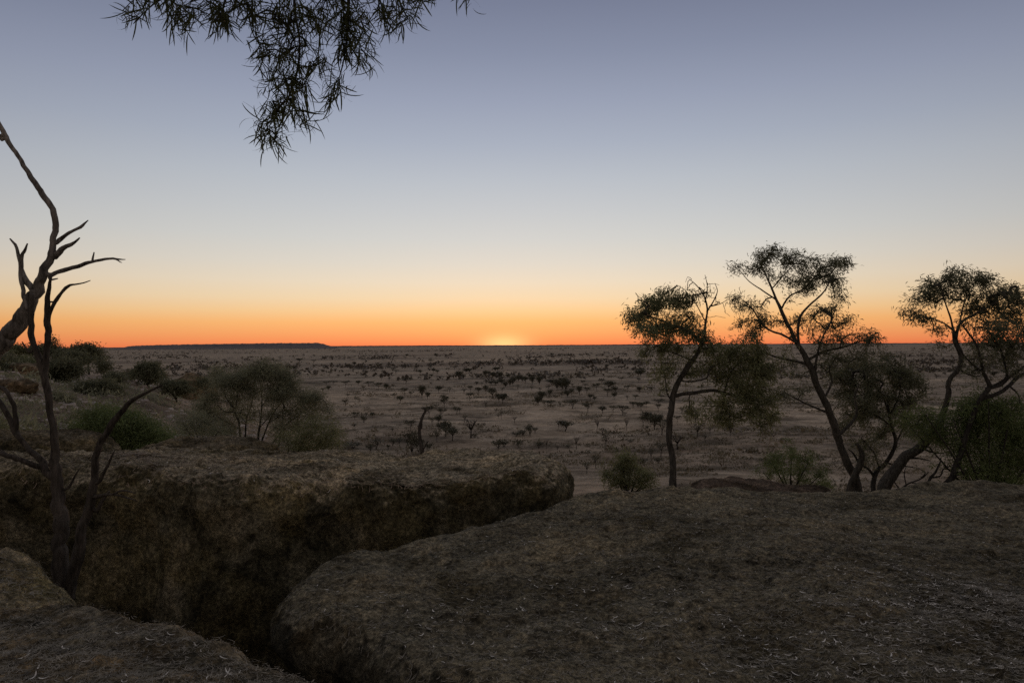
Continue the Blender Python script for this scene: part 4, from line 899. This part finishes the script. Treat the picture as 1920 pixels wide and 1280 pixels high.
# base pixel x, y, height and width in pixels, kind
PT = [(634, 708, 5, 7, f_), (653, 707, 5, 8, f_), (648, 726, 11, 12, f_), (672, 723, 9, 9, r_), (691, 724, 8, 14, f_), (625, 721, 6, 14, f_), (612, 722, 6, 11, f_), (709, 731, 12, 12, f_), (724, 731, 11, 9, d_), (737, 730, 10, 6, s_), (761, 719, 9, 19, f_), (758, 741, 12, 11, f_),
      (770, 745, 10, 10, f_), (791, 747, 21, 13, d_), (652, 745, 6, 6, f_), (667, 752, 7, 6, f_), (673, 757, 10, 7, s_), (647, 762, 12, 9, f_), (739, 748, 9, 9, f_), (750, 757, 13, 13, r_), (616, 732, 8, 8, d_), (605, 735, 7, 10, f_),
      (655, 690, 5, 8, f_), (667, 691, 4, 4, f_), (684, 704, 6, 4, s_), (702, 698, 4, 4, f_), (723, 703, 5, 8, d_), (735, 706, 7, 5, f_), (712, 708, 5, 5, s_), (788, 699, 5, 6, d_), (779, 690, 4, 5, f_), (730, 715, 7, 5, s_), (715, 714, 8, 6, f_),
      (823, 738, 13, 14, r_), (843, 735, 8, 10, s_), (870, 739, 10, 10, s_), (882, 736, 11, 10, f_), (896, 738, 11, 12, r_), (911, 739, 15, 11, r_), (923, 747, 18, 15, r_), (881, 751, 13, 14, f_), (833, 761, 18, 13, f_), (802, 748, 12, 9, d_), (943, 757, 17, 14, r_), (936, 753, 14, 12, d_),
      (860, 711, 13, 11, d_), (868, 711, 8, 9, d_), (880, 699, 7, 7, d_), (893, 708, 7, 8, s_), (885, 711, 7, 6, s_), (901, 709, 7, 7, s_), (910, 706, 10, 9, d_), (916, 704, 7, 7, d_), (924, 708, 9, 11, d_), (938, 713, 14, 10, d_), (952, 709, 7, 6, d_), (962, 723, 14, 12, d_), (956, 725, 12, 9, d_), (948, 726, 9, 9, d_),
      (972, 716, 11, 10, d_), (979, 716, 9, 9, d_), (985, 718, 11, 9, d_), (993, 708, 6, 7, d_), (998, 722, 15, 9, d_), (940, 720, 8, 12, d_), (930, 722, 7, 12, d_), (921, 721, 6, 10, d_), (912, 719, 6, 9, u_), (894, 723, 7, 6, r_), (903, 724, 7, 6, s_), (871, 725, 5, 9, s_), (971, 731, 9, 8, s_), (997, 732, 8, 7, s_), (942, 735, 8, 8, s_), (808, 723, 6, 5, s_), (809, 706, 4, 6, d_),
      (1010, 707, 6, 7, d_), (1011, 722, 14, 10, d_), (1031, 707, 5, 6, s_), (1037, 721, 8, 9, d_), (1044, 732, 18, 12, d_), (1034, 720, 8, 18, d_), (1053, 732, 15, 12, d_), (1060, 735, 22, 16, d_), (1056, 728, 18, 14, d_), (1064, 745, 12, 11, d_), (1072, 742, 12, 9, r_), (1062, 733, 14, 12, f_), (1086, 741, 15, 10, d_), (1100, 738, 11, 11, f_), (1093, 722, 8, 9, f_), (1098, 726, 6, 8, f_), (1091, 703, 5, 7, f_),
      (1119, 733, 13, 12, f_), (1128, 720, 8, 12, f_), (1142, 730, 14, 20, r_), (1139, 743, 13, 18, f_), (1152, 749, 12, 8, r_), (1153, 735, 9, 9, d_), (1165, 715, 7, 9, f_), (1179, 706, 6, 7, f_), (1177, 733, 9, 10, f_), (1107, 751, 11, 10, r_), (1115, 753, 9, 7, r_), (1031, 744, 12, 8, r_), (1012, 735, 8, 9, s_), (1028, 731, 7, 10, f_), (1015, 752, 16, 13, d_), (1007, 757, 12, 9, d_), (1053, 746, 10, 8, s_), (1176, 750, 8, 9, s_), (1192, 749, 8, 7, f_), (1073, 726, 6, 7, f_), (1197, 714, 5, 5, f_), (1198, 735, 9, 7, d_),
      (665, 788, 14, 14, f_), (686, 783, 9, 9, s_), (682, 794, 12, 9, u_), (664, 800, 5, 12, u_), (770, 807, 17, 19, f_), (735, 811, 8, 9, s_), (730, 773, 4, 3, s_), (698, 783, 9, 8, r_),
      (663, 841, 11, 28, u_), (705, 843, 20, 26, s_), (694, 846, 12, 16, u_), (749, 838, 16, 16, s_), (737, 836, 12, 12, u_), (773, 850, 38, 30, u_), (786, 850, 26, 18, u_), (728, 842, 8, 8, u_), (804, 847, 15, 12, u_),
      (833, 765, 16, 14, f_), (818, 767, 7, 8, f_), (804, 784, 20, 16, f_), (797, 775, 10, 12, f_), (856, 777, 12, 12, f_), (862, 776, 11, 9, s_), (827, 786, 18, 16, f_), (822, 794, 14, 12, d_), (810, 798, 14, 9, s_), (871, 792, 12, 8, s_), (835, 819, 25, 24, r_), (848, 826, 21, 20, r_), (819, 829, 20, 12, s_), (883, 822, 33, 25, b_), (890, 821, 8, 12, u_),
      (934, 785, 7, 8, s_), (930, 775, 8, 5, s_), (940, 786, 14, 10, s_), (965, 793, 11, 10, b_), (911, 763, 9, 13, b_), (935, 841, 15, 22, u_), (946, 838, 10, 16, u_), (972, 840, 13, 14, u_), (993, 817, 19, 15, u_), (980, 817, 9, 14, u_), (968, 819, 8, 14, u_), (1003, 812, 10, 10, u_),
      (1010, 759, 15, 13, d_), (1032, 762, 10, 17, f_), (1050, 764, 8, 7, s_), (1073, 767, 15, 23, f_), (1102, 773, 15, 18, f_), (1130, 774, 11, 13, r_), (1150, 775, 13, 14, f_), (1168, 778, 16, 22, f_), (1188, 765, 11, 12, f_), (1197, 764, 9, 10, d_), (1047, 801, 12, 5, b_), (1060, 809, 18, 23, r_), (1119, 807, 17, 8, b_), (1130, 817, 14, 16, s_), (1175, 808, 20, 9, b_), (1136, 837, 21, 14, s_), (1081, 842, 24, 12, b_), (1011, 841, 13, 13, u_), (1025, 841, 15, 7, b_), (1045, 848, 13, 6, b_), (1065, 839, 5, 12, u_), (1153, 809, 7, 4, s_), (1182, 829, 4, 10, u_),
      (1100, 888, 18, 15, s_), (1117, 878, 22, 15, s_), (1221, 866, 22, 12, s_), (1239, 857, 26, 20, s_), (1270, 842, 25, 24, b_), (1241, 816, 22, 18, s_), (1233, 869, 10, 12, u_), (1205, 872, 12, 14, u_),
      (1200, 735, 8, 9, f_), (1221, 735, 9, 14, f_), (1242, 739, 9, 9, f_), (1249, 743, 12, 12, f_), (1240, 726, 8, 8, f_), (1198, 716, 5, 5, f_), (1215, 714, 3, 4, f_), (1192, 748, 7, 11, f_), (1186, 766, 11, 9, f_), (1202, 770, 14, 15, f_), (1212, 765, 11, 11, f_), (1236, 759, 10, 17, f_), (1240, 748, 7, 10, f_), (1234, 773, 14, 9, f_), (1256, 777, 12, 7, f_), (1171, 781, 8, 9, s_), (1206, 803, 21, 11, f_), (1213, 790, 16, 18, d_), (1227, 806, 24, 20, d_), (1235, 795, 16, 15, d_), (1214, 808, 10, 8, s_), (1250, 793, 6, 15, u_),
      (1270, 792, 11, 12, f_), (1291, 782, 13, 12, d_), (1303, 796, 20, 18, s_), (1308, 821, 24, 20, s_), (1331, 814, 11, 9, s_), (1351, 795, 12, 13, s_), (1347, 772, 17, 15, f_), (1361, 775, 14, 12, f_), (1369, 818, 24, 15, d_), (1358, 812, 9, 8, s_), (1323, 830, 14, 14, s_), (1278, 775, 10, 12, s_)]
rr = rng(99)
for i in range(60):     # small far ones between the traced ones
    x = rr.uniform(200, 1240) if i % 4 else rr.uniform(1660, 1900); y = 662 + 48 * rr.uniform(0, 1) ** 0.8
    h = (y - 647) * rr.uniform(0.10, 0.17) + 1.2
    PT.append((x, y, h, h * rr.uniform(0.8, 1.6), [f_, d_, s_, r_][rr.randint(4)]))

LAND = [('the charred snag', 791, 800), ('the mesa', 420, 655), ('the mesa\'s right end', 605, 658), ('the sunset glow', 945, 655), ('the bare spreading tree', 884, 815), ('the boulder end', 1050, 850),
        ('the slender trunk', 1262, 770), ('the central thicket', 965, 718), ('the second dark thicket', 1060, 730), ('the round dark tree', 1142, 725), ('the multi-stemmed shrub', 500, 700), ('the hanging foliage', 1400, 800),
        ('the large green bush', 1800, 690), ('the wide dark hollow', 715, 785), ('the umbrella trio', 1102, 768), ('the low rock edge', 920, 845)]
def place_label(x, y, h, kind):
    k = min(range(len(LAND)), key=lambda i: math.hypot((LAND[i][1] - x), 1.8 * (LAND[i][2] - y)) + (1e6 if math.hypot(LAND[i][1] - x, LAND[i][2] - y) < 7 else 0))
    n, lx, ly = LAND[k]; dx, dy = x - lx, y - ly; dist = math.hypot(dx, dy)
    v = 'beyond' if dy < -5 else 'before' if dy > 7 else 'level with'
    hrz = ', to its left' if dx < -8 else ', to its right' if dx > 8 else ''
    far = 'just ' if dist < 24 else '' if dist < 70 else 'far '
    size = 'tiny' if h < 6 else 'small' if h < 11 else 'medium' if h < 17 else 'larger'
    return f"{size} {KWORD[kind]} on the plain {far}{v} {n}{hrz}"
PT.sort(key=lambda t: -t[2])
labs = [place_label(t[0], t[1], t[2], t[4]) for t in PT]
ORD = ['first', 'second', 'third', 'fourth', 'fifth', 'sixth', 'seventh', 'eighth', 'ninth', 'tenth']
byl = {}
for i, l in enumerate(labs): byl.setdefault(l, []).append(i)
for l, ids in byl.items():
    if len(ids) == 1: continue
    ids = sorted(ids, key=lambda i: PT[i][0]); core = l
    for k, i in enumerate(ids):
        w = ('left one' if k == 0 else 'right one') if len(ids) == 2 else (ORD[k] + ' from left' if k < 10 else 'rightmost')
        labs[i] = core.replace(' on the plain', '') + ', ' + w
r = rng(12)
for (x, y, h, w, kind), lab in zip(PT, labs):
    P = on_ground(x, y, 60); D = P @ fwd
    tm, cm, hh, ww = VAR[kind][r.randint(len(VAR[kind]))]
    H = 1.15 * h / F * D; W = 1.2 * w / F * D
    sz = H / hh; sxy = W / ww * r.uniform(0.9, 1.15)
    root = bpy.data.objects.new(KNAME[kind], None); col.objects.link(root); root.empty_display_size = 0.5
    root.location = P - np.array([0, 0, 0.05]); root.rotation_euler = (0, 0, r.uniform(0, 6.28)); root.scale = (sxy, sxy, sz)
    tag(root, lab, KCAT[kind], 'trees scattered over the plain')
    link('trunk', tm, root)
    if cm: link('crown', cm, root)

# far scrub: uncountable specks and belts
def scrub():
    r = rng(31); g = Geo(); pts = []
    def belt(x0, x1, y0, y1, n, spread=1.2):
        for i in range(n):
            t = r.uniform(0, 1); pts.append((x0 + (x1 - x0) * t, y0 + (y1 - y0) * t + r.normal(0, spread)))
    belt(1040, 1200, 681, 680, 150, 1.1); belt(1085, 1118, 680, 680, 50, 1.0); belt(1000, 1040, 684, 682, 25, 1.5); belt(1005, 1070, 671, 666, 60, 0.6); belt(950, 1010, 672, 671, 30, 1.6); belt(1070, 1140, 667, 667, 26, 0.6)
    belt(800, 850, 658, 658, 40, 0.5); belt(720, 800, 659, 658.5, 40, 0.5); belt(620, 720, 660, 659, 40, 0.8); belt(600, 730, 672, 671, 90, 1.6); belt(700, 745, 671, 669, 30, 1.3); belt(815, 855, 668, 666, 30, 0.8)
    belt(600, 700, 688, 688, 40, 1.6); belt(640, 790, 690, 689, 60, 2.0); belt(840, 930, 684, 682, 40, 1.6); belt(955, 1010, 683, 680, 35, 1.8); belt(800, 830, 686, 684, 16, 1.5)
    belt(370, 560, 692, 690, 140, 1.4); belt(200, 380, 672, 671, 50, 1.5); belt(260, 350, 668, 667, 30, 0.7); belt(360, 520, 683, 680, 40, 2.0); belt(310, 350, 692, 691, 16, 1.2); belt(210, 480, 662, 660, 90, 1.2)
    belt(1700, 1800, 681, 681, 60, 0.9); belt(1720, 1800, 696, 697, 50, 1.4); belt(1650, 1760, 668, 667, 50, 1.2); belt(1500, 1700, 665, 664, 60, 1.5); belt(1800, 1920, 690, 690, 30, 3)
    n = 5600
    X = r.uniform(150, 1920, n); Y = 653.0 + 60 * r.uniform(0, 1, n) ** 1.9
    m = fbm(np.stack([X / 70, Y / 4.0, 0 * X], -1), 3, 3) + r.uniform(-0.35, 0.35, n) > 0.12
    pts += list(zip(X[m], Y[m]))
    for x, y in pts:
        hz = 647.2 - (x - 960) * ROLL
        if y < hz + 3.0: y = hz + 3.0 + r.uniform(0, 4)
        dip = (y - hz) / F; D = min(25.0 / dip, 9000); P = at(x, y, D); P[2] = ground_z([P[0]], [P[1]])[0]
        H = r.uniform(1.5, 4.2) * (1 + D / 6000); Wd = H * r.uniform(0.7, 1.5)
        k = 7; O = r.normal(0, 1, (k, 3)) * np.array([Wd * 0.34, Wd * 0.34, H * 0.2]) + np.array([0, 0, H * 0.6])
        leaves(g, P + O, unit(r.normal(0, 1, (k, 3)) * np.array([1, 1, 0.7])), Wd * 0.62, Wd * 0.42, r)
    o = link('distant_scrub', g.mesh('distant_scrub', M_scrub, smooth=False)); tag(o, kind='stuff')
scrub()

# ================================================================== litter on the rocks
def litter(name, V, N, count, L, W, mat, seed, sel, curl=0.6, lift=0.006, parent=None):
    r = rng(seed); ok = np.where(sel(V, N))[0]
    w = 1.0; idx = ok[r.randint(0, len(ok), count)]
    P = V[idx] + r.normal(0, 0.012, (count, 3)) * np.array([1, 1, 0]); Nn = unit(N[idx])
    P = P + Nn * lift
    a = r.uniform(0, 6.28, count); t0 = unit(np.cross(Nn, np.stack([np.cos(a), np.sin(a), 0 * a], -1))); b0 = np.cross(Nn, t0)
    Lr = L * np.exp(r.normal(0, 0.3, count)); k = r.normal(0, curl, count) * 2.2; seg = 5
    s = np.linspace(-0.5, 0.5, seg)
    th = k[:, None] * s[None, :]
    dx = np.cumsum(np.cos(th), 1) / seg; dy = np.cumsum(np.sin(th), 1) / seg
    dx -= dx.mean(1, keepdims=True); dy -= dy.mean(1, keepdims=True)
    up_ = np.abs(s) ** 2 * r.uniform(0, 0.5, count)[:, None]
    C = P[:, None, :] + (t0[:, None, :] * dx[..., None] + b0[:, None, :] * dy[..., None] + Nn[:, None, :] * up_[..., None]) * Lr[:, None, None]
    tx, ty = np.cos(th), np.sin(th)
    S = -t0[:, None, :] * ty[..., None] + b0[:, None, :] * tx[..., None]
    prof = np.array([0.35, 0.9, 1.0, 0.9, 0.3])[None, :, None]
    Wd = (W * r.uniform(0.6, 1.4, count))[:, None, None] * prof / 2
    G = np.stack([C - S * Wd, C + S * Wd], 2)          # count, seg, 2, 3
    i = np.arange(count)[:, None] * (seg * 2) + np.arange(seg - 1)[None, :] * 2
    q = np.stack([i, i + 1, i + 3, i + 2], -1).reshape(-1, 4)
    o = link(name, mesh_np(name, G.reshape(-1, 3), q, None, mat, False)); tag(o, kind='stuff'); return o

top = lambda V, N: (N[:, 2] > 0.55) & (V[:, 1] > 1.8) & (np.abs(V[:, 0]) < V[:, 1] * 0.85)
patchy = lambda V, N, s, th: top(V, N) & (fbm(V / 0.8, 3, s) > th)
litter('needle_litter', slabV, slabN, 26000, 0.045, 0.0042, M_litter_dark, 201, top)
litter('leaf_litter', slabV, slabN, 900, 0.038, 0.0052, M_litter_pale, 202, lambda V, N: patchy(V, N, 5, 0.1))
litter('leaf_litter', slabV, slabN, 260, 0.036, 0.005, M_litter_pale, 203, top)
litter('needle_litter', rockbV, rockbN, 11000, 0.04, 0.003, M_litter_dark, 204, top)
litter('leaf_litter', rockbV, rockbN, 130, 0.045, 0.005, M_litter_pale, 205, lambda V, N: patchy(V, N, 9, 0.0))
litter('needle_litter', longV, longN, 8000, 0.06, 0.006, M_litter_brown, 206, lambda V, N: (N[:, 2] > 0.5) & (V[:, 0] < 1))
litter('leaf_litter', longV, longN, 160, 0.06, 0.007, M_litter_pale, 207, lambda V, N: (N[:, 2] > 0.5) & (V[:, 0] < 1))
litter('needle_litter', rockaV, rockaN, 1500, 0.05, 0.0035, M_litter_dark, 208, top)

def tuft(label, px, py, Y, n, h, seed):
    r = rng(seed); g = Geo(); P = at(px, py, Y)
    k = np.argmin(np.hypot(longV[:, 0] - P[0], longV[:, 1] - P[1]) + 3 * (longN[:, 2] < 0.3)); B = longV[k]
    for i in range(n):
        a = r.uniform(0, 6.28); lean = r.uniform(0.1, 0.8); L = h * r.uniform(0.5, 1.2)
        d = np.array([math.cos(a) * lean, math.sin(a) * lean, 1.0]); b = r.normal(0, 0.03, 3) * np.array([1, 1, 0.1])
        t = np.linspace(0, 1, 4)[:, None]; C = b + d * L * t + np.array([0, 0, -0.35]) * L * lean * t ** 2
        s = np.array([-math.sin(a), math.cos(a), 0]) * 0.0022; w = (1 - 0.8 * t)
        V = np.stack([C - s * w, C + s * w], 1).reshape(-1, 3); j = np.arange(3)[:, None] * 2
        g.add(V, np.concatenate([j, j + 1, j + 3, j + 2], 1))
    o = link('dry_grass_tuft', g.mesh('dry_grass_tuft', M_grass, smooth=False), loc=B - np.array([0, 0, 0.02])); tag(o, label, 'grass tuft', 'dry grass tufts on the long boulder')
tuft('dry grass tuft in the groove on the long boulder\'s front edge', 348, 872, 6.8, 70, 0.10, 301)
tuft('thin dry grass tuft standing up at the long boulder\'s rear edge', 440, 858, 7.3, 34, 0.14, 302)
tuft('small pale dry grass tuft right of the boulder\'s groove', 372, 862, 7.1, 40, 0.09, 303)

# ================================================================== branch hanging in from above: a tree standing beside the camera
def overhead():
    r = rng(400); d = 2.6
    base = np.array([-3.6, 0.4, ground_z([-3.6], [0.4])[0] - 0.15])
    limbs = []
    trunk = [(*base, 0.14), (-3.5, 0.45, -1.2, 0.115), (-3.3, 0.6, 0.3, 0.10), (-3.05, 0.9, 1.4, 0.085), (-2.6, 1.4, 2.1, 0.06), (-2.0, 1.9, 2.35, 0.042), (-1.5, 2.3, 2.3, 0.03)]
    limbs.append(catmull(np.array(trunk), 0.05))
    def px_limb(pts, dz=0.0):
        P = at([p[0] for p in pts], [p[1] for p in pts], [d + dz + (p[3] if len(p) > 3 else 0) for p in pts]); R = np.array([p[2] for p in pts])
        return np.column_stack([P, R])
    e = limbs[0][-1]
    for pts in ([(500, -330, .020), (545, -200, .014), (556, -80, .009), (552, 10, .006), (562, 80, .0045), (556, 140, .0038), (540, 185, .003), (525, 235, .0022), (512, 272, .0015)],
                [(540, -330, .016), (640, -190, .010), (655, -60, .007), (652, 40, .0045), (645, 110, .003), (632, 160, .002)],
                [(560, -340, .014), (700, -200, .010), (735, -80, .006), (748, 0, .004), (765, 35, .0025)],
                [(440, -330, .014), (420, -190, .010), (370, -90, .007), (320, -20, .004), (280, 15, .0025), (250, 45, .0015)],
                [(470, -320, .012), (450, -180, .008), (432, -70, .005), (420, 10, .0035), (405, 60, .002)],
                [(600, -330, .012), (800, -210, .008), (850, -110, .005), (868, -40, .003), (875, 0, .002)]):
        L = px_limb(pts); L = np.vstack([[*e[:3], 0.024], L]); limbs.append(catmull(L, 0.035))
    root = bpy.data.objects.new('acacia_tree', None); col.objects.link(root); root.location = base
    tag(root, 'tree with narrow curved leaves whose branch hangs in from the top', 'tree')
    for i, C in enumerate(limbs):
        g = Geo(); tube(g, C[:, :3], C[:, 3], 10 if i == 0 else 6, 0.1, i); link('trunk' if i == 0 else 'branch', g.mesh('branch', M_bark_dark, base), root)
    allp = np.vstack([C[::2, :3] for C in limbs[1:]])
    clumps = [(250, 10, 26, 34, 8), (300, -5, 34, 16, 9), (345, 28, 38, 34, 16), (395, 22, 34, 42, 15), (430, 20, 24, 40, 9), (470, 5, 34, 28, 12), (505, 40, 46, 44, 20), (560, 35, 52, 50, 26), (620, 30, 52, 50, 26), (685, 25, 52, 52, 26), (735, 15, 40, 36, 12), (775, 0, 26, 20, 6), (805, -25, 24, 14, 4),
              (505, 92, 40, 32, 15), (560, 105, 50, 42, 20), (620, 100, 44, 44, 18), (675, 88, 34, 36, 11), (512, 138, 32, 20, 8), (560, 170, 48, 26, 16), (615, 168, 30, 20, 8), (502, 212, 22, 26, 8), (540, 198, 34, 30, 12), (488, 248, 16, 18, 5), (512, 262, 16, 14, 5), (580, 222, 22, 16, 5), (872, -12, 14, 12, 4),
              (450, -80, 60, 50, 14), (560, -70, 70, 50, 20), (680, -70, 70, 50, 20), (340, -70, 60, 40, 10), (780, -90, 60, 40, 10)]
    A = []
    for cx, cy, rx, ry, n in clumps:
        v = unit(r.normal(0, 1, (n, 3))) * r.uniform(0.1, 1, (n, 1)) ** 0.45
        A.append(at(cx + v[:, 0] * rx, cy - v[:, 2] * ry, d + v[:, 1] * 0.20))
    A = np.vstack(A); tw, tips = grow(allp, A, r, 0.0011)
    g = Geo()
    for P, R in tw: tube(g, P, R, 4)
    tag(link('twigs', g.mesh('twigs', M_bark_dark, base), root), kind='stuff')
    # leaf shapes, one unit long along +X, drooping to -Z
    shapes = []
    for k in range(6):
        c = [0.25, 0.6, 0.95, -0.4, 1.3, -0.8][k]; s = np.linspace(0, 1, 7); th = c * (s - 0.1) * 1.6
        x = np.concatenate([[0], np.cumsum(np.cos(th[1:]))]) / 6; z = -np.concatenate([[0], np.cumsum(np.sin(th[1:]))]) / 6
        w = 0.027 * np.array([0.3, 0.8, 1, 1, 0.95, 0.7, 0.1])
        V = np.stack([np.stack([x, -w, z], -1), np.stack([x, 0 * w, z - 0.004], -1), np.stack([x, w, z], -1)], 1).reshape(-1, 3)
        i = np.arange(6)[:, None] * 3
        q = np.vstack([np.concatenate([i, i + 3, i + 4, i + 1], 1), np.concatenate([i + 1, i + 4, i + 5, i + 2], 1)])
        shapes.append((V, q, mesh_np('leaf', V, q, None, M_over_leaf, True)))
    rec = []
    for i, (a, t) in enumerate(zip(A, tips)):
        for j in range(r.poisson(7.0) + 2):
            dirn = unit(t * 0.75 + r.normal(0, 0.55, 3) + np.array([0, 0, -0.38]))
            o = a - t * r.uniform(0, 0.09) + r.normal(0, 0.008, 3)
            Z = np.array([0, 0, 1.0]) - dirn * dirn[2] + r.normal(0, 0.5, 3); Z = unit(Z - dirn * (Z @ dirn)); Yv = np.cross(Z, dirn)
            L = r.uniform(0.045, 0.105); rec.append((o, np.stack([dirn, Yv, Z], 1), L, r.randint(6)))
    pp = to_px(np.array([q[0] + q[1][:, 0] * q[2] * 0.5 for q in rec]))
    vis = np.where((pp[:, 1] > 6) & (pp[:, 1] < 300))[0]
    vis = vis[np.argsort(-pp[vis, 1] - 120 * np.abs(r.normal(0, 1, len(vis))))]
    single = set(vis[np.linspace(0, len(vis) - 1, min(300, len(vis))).astype(int)].tolist())
    g = Geo()
    for i, (o, Mx, L, k) in enumerate(rec):
        V, q, me = shapes[k]
        if i in single:
            ob = link('leaf', me, root)
            m = np.eye(4); m[:3, :3] = Mx * L; m[:3, 3] = o - base
            ob.matrix_local = Matrix(m.tolist())
        else:
            g.add(V * L @ Mx.T + o, q)
    tag(link('foliage', g.mesh('foliage', M_over_leaf, base), root), kind='stuff')
overhead()
print('scene built', len(bpy.data.objects))
